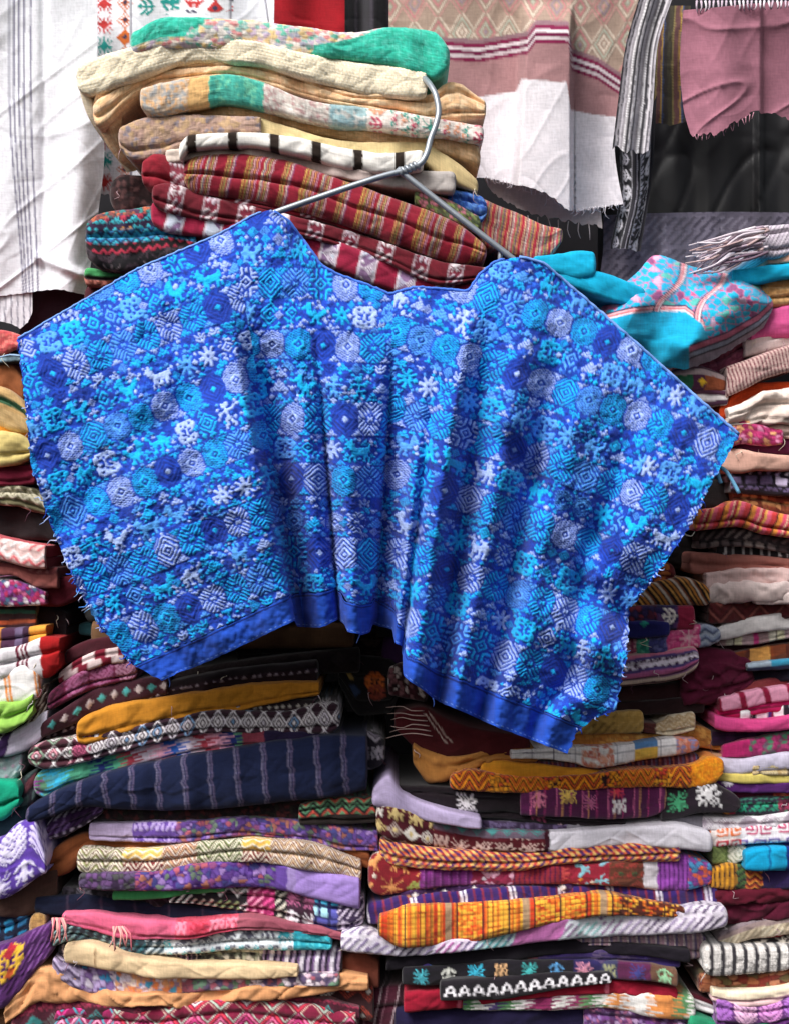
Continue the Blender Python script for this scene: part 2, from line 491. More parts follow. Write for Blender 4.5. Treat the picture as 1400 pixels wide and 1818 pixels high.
def fold_mesh(name, st, y0, pat, seed, depth=0.24, cell=2.25, grooves=(), sq=(0, 0), relief=0.0009, wr=.6, nose=0.46, hid=False):
    """one folded edge of a cloth: stations (x, top, bottom) in photo pixels, front at y0, running back into the pile"""
    pat = as_pat(pat); coarse = getattr(pat, 'coarse', False)
    if coarse: cell = max(cell, 3.4)
    X, T, B = (np.array([s[i] for s in st], float) for i in range(3))
    x0, x1 = X[0], X[-1]
    n = max(8, int((x1 - x0) / (cell * (4 if hid else 1))))
    xs_ = np.linspace(x0, x1, n + 1)
    hmid = np.interp(xs_, X, (B - T) / 2)
    e0 = 4.5 if sq[0] or hsh(seed, 13, 1) < .5 else min((.2 + .5 * hsh(seed, 1, 3)) * hmid[0] + 3, (x1 - x0) * .3)
    e1 = 4.5 if sq[1] or hsh(seed, 13, 2) < .5 else min((.2 + .5 * hsh(seed, 2, 3)) * hmid[-1] + 3, (x1 - x0) * .3)
    if grooves is None: grooves = ()
    elif not grooves and hmid.mean() > 11 and not hid and hsh(seed, 5, 5) < (.2 if coarse else .45): grooves = (.35 + .4 * hsh(seed, 6, 6),) if hmid.mean() < 19 or hsh(seed, 7, 7) < .5 else (.36, .68)
    th = np.linspace(0, 1, 7)[1:-1]
    xs_ = np.unique(np.round(np.r_[xs_, x0 + e0 * th ** 2, x1 - e1 * th ** 2], 2))
    yt = pchip(X, T, xs_); yb = pchip(X, B, xs_)
    yt = yt + 1.6 * wr * vn(xs_ / 40, xs_ * 0, seed) + .7 * wr * vn(xs_ / 13, xs_ * 0, seed + 1); yb = yb + 1.6 * wr * vn(xs_ / 46, xs_ * 0 + 3, seed) + .7 * wr * vn(xs_ / 15, xs_ * 0, seed + 2)
    f0 = np.clip((xs_ - x0) / e0, 0, 1); f1 = np.clip((x1 - xs_) / e1, 0, 1)
    fl = np.clip(1 - (1 - np.minimum(f0, f1)) ** 3.2, 0, 1) ** (1 / 3.2); fl = np.maximum(fl, 0.02)
    c = (yt + yb) / 2; hp = np.maximum((yb - yt) / 2, 2.0) * fl
    yf = y0 + 0.007 * vn(xs_ / 90, xs_ * 0, seed + 5) + 0.003 * vn(xs_ / 28, xs_ * 0, seed + 6) + (1 - fl) * (B - T).mean() / 2 * K * 0.9
    P0 = P(xs_, c, yf); s = K * (D + yf) / D; h = hp * s
    r = np.minimum(h * 0.85, 0.016)
    asp = float((r / h)[len(r) // 4:-len(r) // 4 or None].mean()); ta = np.linspace(math.pi / 2, -math.pi / 2, 400)
    cu, su = np.cos(ta).clip(0) ** nose, np.sign(ta) * np.abs(np.sin(ta)) ** nose
    al = np.r_[0, np.cumsum(np.hypot(np.diff(cu) * asp, np.diff(su)))]
    Lm = float(al[-1] * (B - T).mean() / 2)
    na = max(8, int(Lm / (cell * (3 if hid else 1))))
    w_ = np.array([1, .55, .25, .1, .035])
    fq = np.linspace(0, 1, na + 1); ca_ = np.interp(fq * al[-1], al, cu); sa_ = np.interp(fq * al[-1], al, su)
    rows = []
    for q in w_: rows.append((r + depth * q, h * (1 - .12 * q), -(depth * q) / K * .6, 0, q))
    for k_ in range(na + 1): rows.append((r * (1 - ca_[k_]), h * sa_[k_], None, fq[k_], 0))
    for q in w_[::-1]: rows.append((r + depth * q, -h * (1 - .12 * q), depth / K * q * .6, 0, q))
    R = len(rows); Q = len(xs_)
    V = np.zeros((R, Q, 3)); vv = np.zeros((R, Q)); fv = np.zeros((R, Q)); N = np.zeros((R, Q, 3))
    Lx = al[-1] * hp
    for i, (dy, dz, off, a, q) in enumerate(rows):
        fr = 0.0 if i < len(w_) else (1.0 if i >= R - len(w_) else a)
        V[i, :, 0] = P0[:, 0]; V[i, :, 1] = yf + dy; V[i, :, 2] = P0[:, 2] + dz
        fv[i] = fr; vv[i] = (fr - .5) * np.maximum(Lx, Lm * .35) + Lm / 2 + (off or 0)
        an = math.pi / 2 - math.pi * fr
        N[i, :, 1] = -math.cos(an) - .4 * (.1 < fr < .9); N[i, :, 2] = math.sin(an) * (1.0 - .5 * (.2 < fr < .8))
        N[i] /= np.linalg.norm(N[i], axis=-1, keepdims=True)
    uu = np.broadcast_to(xs_ - x0, (R, Q))
    on = np.clip(np.cos((fv - .5) * math.pi), 0, 1)
    g = np.zeros((R, Q))
    for k, gf in enumerate(grooves):
        gl = gf + .05 * vn(xs_ / 70, xs_ * 0, seed + 20 + k)
        g -= np.exp(-np.abs((fv - gl) / .026) ** 1.1) * np.minimum(0.009, h * .6)
    wrk = 0.0022 * wr * vn(uu / 60 + vv / 50, vv / 22, seed + 8) + 0.0026 * wr * (1 - np.abs(vn(uu / 42 - vv / 24, vv / 40 + uu / 90, seed + 9))) ** 5 - .0022 * wr * (1 - np.abs(vn(uu / 30 + vv / 28, vv / 34, seed + 19))) ** 6 + .0004 * wr * vn(uu / 11, vv / 12, seed + 10)
    V += N * ((g + wrk) * on)[..., None]
    C, hh = sampled(pat, uu, vv, fv, x1 - x0, Lm, coarse or hid)
    V += N * (relief * hh * on)[..., None]
    C = C * (1 + 0.10 * (hsh(np.floor(uu / 2.7), np.floor(vv / 2.7), seed) - .5))[..., None]
    return grid_mesh(name, V, C, np.stack([uu + seed * 37, vv], -1))

NCL = [0]
def cloth(label, st, pat, y0=0.10, group=None, mat=None, seed=None, name='folded_cloth', **kw):
    NCL[0] += 1; seed = seed or NCL[0] * 17 + 3
    jit = (hsh(seed, 3, 1) - .5) * 0.007
    o = link(name, fold_mesh(name, st, y0 + jit, pat, seed, **kw), mat or M_CLOTH)
    if not kw.get('hid') and hsh(seed, 11, 2) < .42:
        R = random.Random(seed); X = [s[0] for s in st]
        for _ in range(R.randint(1, 4)):
            x = R.choice((X[0] + 4, X[-1] - 4, R.uniform(X[0], X[-1]))); a = float(np.interp(x, X, [s[1] for s in st])); b = float(np.interp(x, X, [s[2] for s in st]))
            y = R.uniform(a, b); yy = y0 + jit + (.010 if x in (X[0] + 4, X[-1] - 4) else .002)
            thread('loose_thread', [(x, y, yy + .006), (x + R.uniform(-5, 5), y + R.uniform(1, 7), yy - .005), (x + R.uniform(-9, 9), y + R.uniform(6, 16), yy - .006), (x + R.uniform(-13, 13), y + R.uniform(10, 26), yy - .003)], .0006, R.choice(('d8ccd0', 'b89aa0', '8a5a6a', 'e6dcc8', '5a3a4a')), o, n=7)
    return tag(o, label, 'cloth', group)

def add_fold(parent, st, pat, y0=0.10, mat=None, seed=None, name='fold', **kw):
    NCL[0] += 1; seed = seed or NCL[0] * 17 + 3
    return link(name, fold_mesh(name, st, y0, pat, seed, **kw), mat or M_CLOTH, parent)

def patch_mesh(name, ctrl, y0, pat, seed=1, cell=2.5, fold=None, relief=0.0006, wr=1.0, edge=2.0, local=False):
    """a hanging or draped sheet through rows of control points (px, py[, dy])"""
    G = np.array([[(*p, 0.0)[:3] for p in r] for r in ctrl], float)
    R, Q = G.shape[:2]
    wpx = np.linalg.norm(np.diff(G[..., :2], axis=1), axis=-1).sum(1).max(); hpx = np.linalg.norm(np.diff(G[..., :2], axis=0), axis=-1).sum(0).max()
    nq = max(8, int(wpx / cell)); nr = max(8, int(hpx / cell))
    tq = np.linspace(0, Q - 1, nq + 1); tr = np.linspace(0, R - 1, nr + 1)
    A = np.stack([np.stack([pchip(np.arange(Q), G[i, :, k], tq) for k in range(3)], -1) for i in range(R)])
    S = np.zeros((nr + 1, nq + 1, 3))
    for j in range(nq + 1):
        for k in range(3): S[:, j, k] = pchip(np.arange(R), A[:, j, k], tr)
    a = (tq / (Q - 1))[None] + 0 * S[..., 0]; b = (tr / (R - 1))[:, None] + 0 * S[..., 0]
    rag = edge * vn(S[..., 0] / 6, S[..., 1] / 6, seed + 4) * np.clip((b - .97) / .03, 0, 1)
    S[..., 1] += rag
    y = y0 + S[..., 2] + (fold(S[..., 0], S[..., 1], a, b) if fold is not None else 0) + 0.002 * wr * vn(S[..., 0] / 70, S[..., 1] / 110, seed) - 0.0012 * wr * (1 - np.abs(vn(S[..., 0] / 48 + S[..., 1] / 90, S[..., 1] / 80, seed + 2))) ** 5 + .0012 * wr * (1 - np.abs(vn(S[..., 0] / 40 - S[..., 1] / 60, S[..., 1] / 70, seed + 3))) ** 6
    V = P(S[..., 0], S[..., 1], y)
    u, v = (a * wpx, b * hpx) if local else (S[..., 0], S[..., 1])
    C, hh = sampled(as_pat(pat), u, v, b, wpx, hpx)
    V = V + grid_normals(V) * (relief * hh)[..., None]
    C = C * (1 + 0.08 * (hsh(np.floor(u / 2.7), np.floor(v / 2.7), seed) - .5))[..., None]
    return grid_mesh(name, V, C, np.stack([u, v], -1))

def thread(name, pts, r, col, parent=None, mat=None, n=None, taper=True):
    q = spline(pts, n or max(6, 3 * len(pts)))
    W = P(q[:, 0], q[:, 1], q[:, 2])
    tp = np.linspace(1, .45, len(W)) if taper else None
    return link(name, tube_mesh(name, W, r, 5, col, tp), mat or M_PLAIN, parent)
# ---------------------------------------------------------------- the setting: a dark backing and the counter the piles stand on
def box_mesh(name, a, b):
    x0, y0, z0 = a; x1, y1, z1 = b
    v = [(x, y, z) for x in (x0, x1) for y in (y0, y1) for z in (z0, z1)]
    f = [(0, 1, 3, 2), (4, 6, 7, 5), (0, 4, 5, 1), (2, 3, 7, 6), (0, 2, 6, 4), (1, 5, 7, 3)]
    me = bpy.data.meshes.new(name); me.from_pydata(v, [], f); return me
ZT = ZC + (909 - 1856) * K * (D + .1) / D
o = link('back_wall', box_mesh('back_wall', (-1.1, .56, ZT - .2), (1.1, .60, 2.2)), plain_material('dark_wall', '1c1a20', .9, bump=.3, scale=12)); o['kind'] = 'structure'
o = link('counter', box_mesh('counter', (-1.05, .06, ZT - .04), (1.05, .555, ZT)), plain_material('counter_wood', '5a4432', .7, bump=.2, scale=20)); o['kind'] = 'structure'

# ---------------------------------------------------------------- cloths hanging behind the piles
HG = 'garments hanging behind the piles'
def pfn(fn): return lambda u, v, fv, W, L: fn(u, v)
def mixlines(rgb, m, c): return np.where(m[..., None], lin(c), rgb)

# white garment with grey stripes, left
def white_pat(u, v):
    rgb = np.zeros(u.shape + (3,)) + lin('e4e3ea'); dr = 26 * smooth((v - 150) / 420) + 0
    for k, x in enumerate((17, 25, 34, 43, 55)):
        rgb = mixlines(rgb, np.abs(u - x - dr * (1 - .12 * k)) < 1.5, '77748a')
    return rgb, u * 0
def white_fold(px, py, a, b):
    return -.030 * np.exp(-((px - 120 - 20 * np.sin(py / 160)) / 38) ** 2) * smooth(py / 260) + .003 * np.sin(px / 19 + py / 90) \
        - .003 * (1 - np.abs(vn(px / 80 + py / 60, py / 170, 5))) ** 8 + .006 * np.exp(-((px - 78) / 8) ** 2) - .012 * np.exp(-((py - 430 - .4 * px) / 9) ** 2) * (px > 60)
g = empty('white_garment'); tag(g, 'white cotton garment with thin grey stripes hanging beside the cream pile', 'garment', HG)
link('body', patch_mesh('body', [[(-60, -25), (30, -25), (100, -25), (172, -25)], [(-60, 120), (30, 120), (105, 120), (174, 120)], [(-60, 260), (32, 260), (110, 262), (186, 262)],
    [(-60, 380), (35, 380), (105, 390), (174, 385)], [(-60, 480), (35, 478), (105, 470), (160, 480)], [(-60, 530), (30, 522), (100, 514), (152, 524)]], .33, pfn(white_pat), 3, fold=white_fold, edge=1), M_PLAIN, g)
link('lower_layer', patch_mesh('lower_layer', [[(-30, 515), (10, 515), (35, 515), (58, 518)], [(-30, 548), (10, 545), (35, 545), (58, 550)], [(-10, 566), (12, 572), (35, 582), (50, 572)]], .335, xs([(9, 'e8e6ee'), (2, '77748a')]), 4, edge=2), M_PLAIN, g)
o = link('garment', patch_mesh('garment', [[(40, 490), (100, 490), (190, 490)], [(40, 560), (110, 560), (190, 560)], [(20, 640), (110, 640), (190, 640)]], .36, plain('3a2530'), 5), M_PLAIN)
tag(o, 'dark brown cloth showing under the hem of the white striped garment', 'garment', HG)

# white panel with a bright embroidered column
EMB = broc('eeecf2', ['c03a3a', '2a9a94', '7a3a6a', 'd06a30', '3a3a52'], 'dvzf', 11, 3.4, rot=True, fill=.2)
def emb_pat(u, v, fv, W, L):
    rgb = np.zeros(u.shape + (3,)) + lin('e9e8f0'); h = u * 0
    c, hh = EMB(u, v, fv, W, L)
    m = ((u > 174) & (u < 230)) | ((v < 26 - (u - 300) * .05) & (u > 236) & (u < 415)) | ((v < 24 - (150 - u) * .25) & (u > 80) & (u < 165))
    rgb = np.where(m[..., None], c, rgb); h = np.where(m, hh, h)
    for x in (170, 233, 410): rgb = mixlines(rgb, np.abs(u - x) < 1.8, '86838f')
    return rgb, h
o = link('garment', patch_mesh('garment', [[(150, -25), (220, -25), (300, -25), (400, -25), (498, -25)], [(150, 60), (220, 60), (300, 60), (400, 60), (492, 50)], [(150, 200), (225, 200), (300, 200), (400, 200), (480, 200)], [(150, 345), (225, 345), (300, 345), (400, 345), (480, 345)]],
    .37, emb_pat, 6, fold=lambda x, y, a, b: .008 * np.sin(x / 22)), M_PLAIN)
tag(o, 'white garment with a red and teal embroidered column behind the cream pile', 'garment', HG)
o = link('garment', patch_mesh('garment', [[(488, -25), (550, -25), (620, -25)], [(486, 60), (550, 60), (622, 60)], [(480, 160), (550, 160), (625, 160)]], .36, plain('9c1420', '7c0c18'), 7, fold=lambda x, y, a, b: .008 * np.sin(x / 17)), M_PLAIN)
tag(o, 'plain red cloth hanging behind the turquoise topped pile', 'garment', HG)
o = link('garment', patch_mesh('garment', [[(612, -25), (650, -25), (705, -25)], [(612, 60), (650, 60), (705, 60)], [(612, 180), (650, 180), (712, 180)]], .35, xs([(14, '26222a'), (5, '3c3640'), (9, '17141a')]), 8, fold=lambda x, y, a, b: .012 * np.sin(x / 9)), M_CLOTH)
tag(o, 'black and charcoal cloth hanging between the red cloth and mauve garment', 'garment', HG)
thread('strap', [(468, -20, .33), (474, 20, .33), (480, 60, .34)], .002, 'c8c6d2', o, n=10)

# mauve garment with white hem
DG = diam('a08a7c', ['b88a84', 'd4c4b4', '94808a', 'a8ac9c', 'b87a7c', 'c8b8a8'], 42, 66, 3.6)
def ystripe(u):
    return np.interp(u, [690, 780, 850, 935, 950, 1008, 1014, 1060, 1110], [62, 72, 76, 62, 42, 44, 92, 108, 142])
def yband(u):
    return np.interp(u, [690, 780, 850, 915, 925, 1005, 1012, 1050, 1095], [180, 176, 172, 162, 140, 146, 195, 203, 208])
def mauve_pat(u, v, fv, W, L):
    rgb, h = DG(u, v + 12 * np.sin(u / 60), fv, W, L)
    s = v - ystripe(u)
    for a, b, c in ((-6, 2, '8a6a72'), (2, 9, '7a1a44'), (9, 15, 'd8ccd0'), (15, 22, '6a1840'), (22, 28, 'cabcc0'), (28, 34, '7a1a44')):
        m = (s >= a) & (s < b); rgb = mixlines(rgb, m, c); h = np.where(m, .4, h)
    rgb = np.where((s >= 34)[..., None], lin('a27a7c') * (1 + .12 * vn(u / 30, v / 40, 4))[..., None], rgb); h = np.where(s >= 34, 0, h)
    rgb = np.where((v > yband(u))[..., None], lin('e2dce2'), rgb)
    return rgb, h
def mauve_fold(px, py, a, b):
    c = 965 + 0.0 * py; w_ = 42 + py * .06
    f = -.055 * (smooth((px - (c - w_)) / 18) - smooth((px - (c + 45)) / 9)) * smooth(py / 60)
    return f + .004 * np.sin(px / 34 + py / 200) + .008 * np.sin((px - 1040) / 16) * (px > 1020) * smooth((py - 150) / 100)
g = empty('mauve_garment'); tag(g, 'mauve garment with burgundy stripes, woven diamonds and a white fringed hem', 'garment', HG)
link('body', patch_mesh('body', [[(690, -25), (780, -25), (870, -25), (960, -25), (1040, -25), (1150, -25)], [(690, 60), (780, 60), (870, 60), (960, 60), (1040, 60), (1115, 60)], [(740, 160), (800, 170), (870, 170), (960, 165), (1030, 170), (1100, 170)],
    [(760, 240), (820, 250), (880, 255), (960, 255), (1030, 260), (1090, 260)], [(780, 300), (830, 308), (880, 314), (960, 330), (1020, 355), (1102, 345)], [(800, 304), (840, 312), (890, 322), (965, 342), (1022, 374), (1106, 362)]], .33, mauve_pat, 9, fold=mauve_fold, edge=3), M_PLAIN, g)
link('under_layer', patch_mesh('under_layer', [[(850, 290), (920, 300), (1000, 330), (1070, 350)], [(862, 325), (930, 340), (1000, 360), (1066, 375)], [(872, 340), (925, 372), (1005, 392), (1068, 402)]], .355, plain('cfc2c4'), 10, edge=4), M_PLAIN, g)
R0 = random.Random(5)
for i in range(42):
    x = 862 + 242 * i / 41; yy = float(np.interp(x, [840, 890, 965, 1022, 1106], [312, 322, 342, 374, 362])); L_ = R0.choice((5, 8, 10, 22 if i % 6 == 0 else 8))
    thread('hem_thread', [(x, yy - 3, .31), (x + R0.uniform(-3, 3), yy + L_ * .6, .312), (x + R0.uniform(-6, 6), yy + L_, .315)], .0009, 'e6dfe6', g, n=5)
for i in range(9):
    x = 900 + 18 * i; yy = 378 + i * 2.5
    thread('hem_thread', [(x, yy, .35), (x + R0.uniform(-4, 4), yy + 14, .345), (x + R0.uniform(-6, 6), yy + 22 + R0.uniform(0, 8), .345)], .0009, 'd8ced2', g, n=5)

# black and white striped strip and its neighbours
o = link('garment', patch_mesh('garment', [[(1140, -25), (1165, -25), (1200, -25)], [(1108, 90), (1135, 90), (1165, 90)], [(1096, 180), (1125, 180), (1158, 190)], [(1086, 262), (1115, 270), (1150, 268)]], .30, xs([(3.5, '3c3a40'), (4, 'dcd6dc'), (3, '4a464e'), (4, 'b8b2ba'), (5, '8e888e'), (3.4, 'eeeaee'), (3, '3a363c')], skew=.0), 11,
    fold=lambda x, y, a, b: .007 * np.sin(a * 11), edge=7, local=True), M_CLOTH)
tag(o, 'black and white pinstriped strip with a ragged end beside the mauve garment', 'garment', HG)
BWF = broc('17151c', ['e0dce4', 'b8b4c0'], 'vf', 5, 3.2, rot=True, fill=.3)
o = link('garment', patch_mesh('garment', [[(1098, 230), (1130, 230), (1165, 170)], [(1100, 330), (1130, 330), (1158, 300)], [(1082, 440), (1108, 442), (1136, 446)]], .34, xs([(8, '17151c'), (2, 'd8d4de'), (24, BWF), (2, 'd8d4de'), (14, '201c26'), (3, '9a96a2')]), 12, local=True, fold=lambda x, y, a, b: .01 * np.sin(a * 9)), M_CLOTH)
tag(o, 'black strip with white flower border hanging below the pinstriped strip', 'garment', HG)
o = link('garment', patch_mesh('garment', [[(1160, 10), (1190, 10), (1225, 10)], [(1158, 110), (1185, 110), (1222, 110)], [(1150, 215), (1185, 222), (1222, 215)]], .355, xs([(9, '4a4436'), (3, '9a8858'), (9, '6e4a4a'), (3, 'c8a04a'), (3, '4a5a86'), (8, '3a3432')]), 13, local=True), M_CLOTH)
tag(o, 'olive striped cloth edge tucked behind the plain mauve blouse', 'garment', HG)
g = empty('mauve_blouse'); tag(g, 'plain mauve cloth with a seam and frayed hem hanging before black plastic', 'garment', HG)
def mv2(u, v):
    rgb = np.zeros(u.shape + (3,)) + lin('a06a7a'); return np.where((u > 1352)[..., None], rgb * .82, rgb) * (1 + .1 * vn(u / 26, v / 30, 3))[..., None], u * 0
link('body', patch_mesh('body', [[(1212, 18), (1260, 14), (1350, 5), (1440, 0)], [(1206, 110), (1260, 100), (1350, 95), (1440, 95)], [(1212, 190), (1260, 190), (1345, 180), (1440, 185)], [(1226, 243), (1270, 238), (1345, 198), (1440, 222)]], .31, pfn(mv2), 14,
    fold=lambda x, y, a, b: -.02 * np.exp(-((x - 1280) / 45) ** 2) + .014 * smooth((x - 1348) / 6) - .004 * (1 - np.abs(vn(x / 90 + y / 60, y / 100, 9))) ** 8, edge=6), M_PLAIN, g)
for i in range(26):
    x = 1236 + i * 7.5; thread('tassel', [(x, 2, .30), (x + R0.uniform(-2, 2), 12, .295), (x + R0.uniform(-4, 4), 24 - .06 * (x - 1236), .30)], .0018, R0.choice(('e6dde4', 'c9b6c4')), g, n=5)
for i in range(16):
    x = 1232 + i * 7; yy = float(np.interp(x, [1226, 1270, 1345], [243, 238, 198])); thread('hem_thread', [(x, yy - 3, .30), (x + R0.uniform(-5, 5), yy + R0.uniform(4, 12), .30)], .0008, 'c890a0', g, n=4)

# black plastic sheeting
mp = plain_material('black_plastic', '1b1a1e', .5, bump=.1, scale=9, var=.5)
me = patch_mesh('plastic_sheet', [[(1060, 150), (1200, 150), (1310, 150), (1460, 150)], [(1060, 280), (1200, 280), (1310, 280), (1460, 280)], [(1060, 400), (1200, 400), (1310, 400), (1460, 400)], [(1060, 520), (1200, 520), (1310, 520), (1460, 520)]], .44, plain('121114'), 15,
    fold=lambda x, y, a, b: .006 * vn(x / 30, y / 260, 4) + .004 * (1 - np.abs(vn(x / 70 + y / 160, y / 190, 8))) ** 8 - .02 * (np.abs(x - 1348) < 4), cell=5)
o = link('plastic_sheet', me, mp); tag(o, 'dull black crumpled plastic sheet behind the mauve cloth hem', 'plastic sheet')
GW = broc('6e6878', ['45404e', '8a8494', '57525f'], 'kkb', 8, 3.4, fill=.5)
o = link('garment', patch_mesh('garment', [[(1070, 382), (1180, 378), (1300, 376), (1440, 378)], [(1070, 430), (1180, 430), (1300, 430), (1440, 430)], [(1060, 520), (1180, 510), (1300, 505), (1440, 500)]], .385, GW, 16, fold=lambda x, y, a, b: .006 * np.sin(x / 12)), M_CLOTH)
tag(o, 'grey and purple woven cloth hanging behind the turquoise bundle', 'garment', HG)
# ---------------------------------------------------------------- the pile at the top, behind the hanger
GT = 'cloths in the pile behind the hanger'
PAST = ['e8d8c8', '8ab8b0', 'd88a8a', 'c8b0c8', 'e8c890', 'a8a8b8', '6ac0a8', 'f0e8e0']
TEAL = vor('1fa890', ['2cbca2', '24b498', '4ccab2', '30c0a8'], 5, 3, .06, 1.4)
cloth('turquoise and pastel embroidered cloth lying on top of the cream knit', [(232, 58, 95), (300, 27, 82), (440, 32, 90), (520, 42, 95), (615, 54, 104), (700, 44, 115), (770, 54, 138), (798, 82, 122)],
      lambda u, v, fv, W, L: (lambda m, A, B: (np.where(m[..., None], A[0], B[0]), np.where(m, A[1], B[1])))(((u > 300 + 60 * (1 - fv) + 10 * vn(v / 5, u / 9, 2)) & (fv > .28 - (u - 420) / 300)) | ((u < 170 - 130 * fv + 8 * vn(v / 6, u / 9, 3)) & (fv < .62)), TEAL(u, v, fv, W, L), vor('d4cac0', PAST, 7, 4, .1, 1.6)(u, v, fv, W, L)), .055, GT, grooves=None, mat=M_KNIT, depth=.2)
g = empty('folded_cloth'); tag(g, 'thick cream knitted cloth folded over the peach cloths', 'cloth', GT)
CK = knit('fffaec', 'ead8b4', 7, 2)
add_fold(g, [(136, 115, 160), (160, 103, 168), (214, 86, 150), (270, 73, 128), (329, 66, 112), (400, 66, 110), (443, 70, 112), (500, 82, 124), (586, 100, 150), (671, 113, 170), (740, 120, 172), (758, 128, 166)], CK, .05, M_KNIT, sq=(0, 1), depth=.22, grooves=None, relief=.0012)
link('side_drape', patch_mesh('side_drape', [[(138, 150, .02), (152, 152, .01), (168, 160, .02)], [(156, 205, .03), (170, 205, .02), (184, 210, .03)], [(190, 258, .05), (202, 256, .04), (212, 255, .05)], [(226, 306, .07), (238, 304, .065), (250, 300, .07)]], .055, plain('ecd8b8'), 21, local=True), M_KNIT, g)
g = empty('folded_cloth'); tag(g, 'pale peach woven cloth folded under the cream knit', 'cloth', GT)
PCH = vor('e4b888', ['f2cca0', 'eec090', 'f4d4ac', 'ecbe94'], 6, 7, .08, 1.8)
add_fold(g, [(166, 160, 230), (190, 145, 215), (214, 133, 192), (243, 120, 170), (300, 110, 147), (386, 105, 135), (471, 113, 148), (557, 142, 174), (649, 165, 194), (757, 165, 210), (800, 143, 210), (862, 178, 206)], PCH, .062, M_KNIT, depth=.22)
link('side_drape', patch_mesh('side_drape', [[(167, 190, .02), (190, 190, .005), (218, 185, .02)], [(180, 235, .03), (198, 230, .02), (216, 222, .03)], [(212, 285, .045), (222, 275, .04), (232, 262, .05)], [(236, 304, .06), (246, 296, .055), (254, 288, .06)]], .06, PCH, 22, local=True), M_KNIT, g)
cloth('pastel flowered roll with teal patch between two peach cloths', [(249, 155, 190), (271, 148, 205), (330, 137, 195), (400, 130, 180), (466, 143, 192), (534, 172, 209), (597, 185, 222), (671, 190, 227), (757, 205, 237), (858, 222, 253)],
      blocks([(.14, vor('c8b8a8', ['d8c0a8', 'e0b080', 'a8a8a8'], 6, 1, .1)), (.20, 'e8b878'), (.36, vor('3c9a8c', ['48b8a4', '68c0a0', '3aa494'], 6, 2, .08)), (.55, vor('c8c0b8', ['e4dcd4', 'd0c0b8', 'c09a98'], 6, 3, .1)), (.66, vor('a8b8b8', ['9ab8bc', 'c8c8c4', '88a8b0'], 7, 4, .1)), (1, broc('e8dcd4', ['c8506a', '3a9a8a', 'e09a7a'], 'dtf', 6, 3, rot=True))]), .05, GT, M_KNIT)
cloth('second peach cloth sagging under the pastel flowered roll', [(285, 198, 216), (400, 180, 207), (480, 190, 217), (560, 205, 237), (650, 222, 254), (757, 232, 266), (840, 246, 290), (852, 260, 300)], vor('d0a272', ['e4ba8c', 'dcae80', 'e8c298'], 7, 9, .1, 1.8), .075, GT, M_KNIT)
cloth('dusty pink and tan embroidered roll above the black striped cloth', [(211, 225, 262), (235, 212, 284), (271, 203, 284), (320, 202, 262), (400, 203, 242), (464, 206, 240)], vor('b0907a', ['c0a088', 'b8988a', 'a8887c', '8c8088', 'c4a27c'], 9, 5, .12), .058, GT, M_KNIT)
cloth('pale yellow plain cloth draping down at the end of the pile', [(458, 206, 240), (529, 228, 258), (614, 250, 272), (690, 252, 275), (740, 250, 282), (790, 272, 318), (848, 318, 342)], plain('e6d09a', 'd6b888'), .066, GT, M_PLAIN)
o = empty('folded_cloth'); tag(o, 'white cloth with bold black bars folded above the red striped cloth', 'cloth', GT)
add_fold(o, [(318, 252, 285), (335, 238, 264), (443, 234, 259), (529, 242, 275), (614, 260, 298), (690, 268, 306), (752, 263, 299)], xs([(13, 'f0ebe4'), (17, '2e241e'), (22, 'f0ebe4'), (6, 'e6e0d8')][0:1] + [(17, '2e241e'), (44, 'f2ede6')]), .045, M_PLAIN, nose=.7)
add_fold(o, [(293, 266, 290), (400, 258, 277), (500, 265, 294), (600, 290, 314), (680, 300, 330), (760, 300, 340), (809, 304, 342)], blocks([(.3, 'd8c8bc'), (.75, 'c8b4ae'), (1, 'b8b0ac')]), .055, M_PLAIN)
REDS = xs([(17, '8c142c'), (2.4, 'd8b058'), (2.4, '8a2030'), (2.4, 'c87848'), (2.2, '9aa058'), (2.4, '8a2030'), (2.4, 'd8a8a8'), (2.4, '7a2a3a'), (2.4, 'd89058'), (2.2, '8c142c'), (2.4, 'c890a8'), (7, '98182e'), (2.2, 'd8d0a8'), (2.4, '7a5a8a'), (2.2, 'c88058'), (2.4, '8a2030'), (2.2, 'b8b070'), (2.4, '962236'), (2.4, 'd8b0b8'), (19, '8a122a'), (2.2, 'd0a060'), (2.4, '8a2030'), (2.4, 'a0a058'), (2.4, 'c86a50'), (2.2, '7a2038'), (2.4, 'd8b8b0'), (2.4, '8a4a7a'), (2.4, '98182e')], skew=.25, wob=1.4)
MRW = xs([(34, '6c1424'), (3, 'c8b0b8'), (22, broc('7a2438', ['e0d4d8', 'c8b8c4'], 'kv', 5, 2.8)), (3, 'c8b0b8')], skew=.2)
MRW2 = xs([(36, 'a01c40'), (4, 'e0d4e0'), (24, broc('8a6a90', ['f0e8f0', 'c8d0e0'], 'kd', 6, 2.8)), (4, 'e0d4e0')], skew=.2)
g = empty('folded_cloth'); tag(g, 'red cloth with rainbow stripes, top roll of the pile over the blouse shoulder', 'cloth', GT)
add_fold(g, [(326, 285, 330), (350, 273, 342), (420, 268, 349), (500, 279, 364), (614, 318, 397), (729, 358, 440), (814, 394, 464), (863, 435, 462)], REDS, .04, nose=.8)
add_fold(g, [(252, 285, 325), (275, 270, 336), (320, 280, 348), (345, 290, 356), (450, 338, 368), (560, 365, 390), (650, 395, 418)], xs([(50, '8c1428'), (26, broc('8c3a4a', ['d8c8d0'], 'kv', 5, 2.8)), (40, '6a1020')]), .06)
g = empty('folded_cloth'); tag(g, 'maroon cloth with white woven bars, folded twice below the rainbow striped roll', 'cloth', GT)
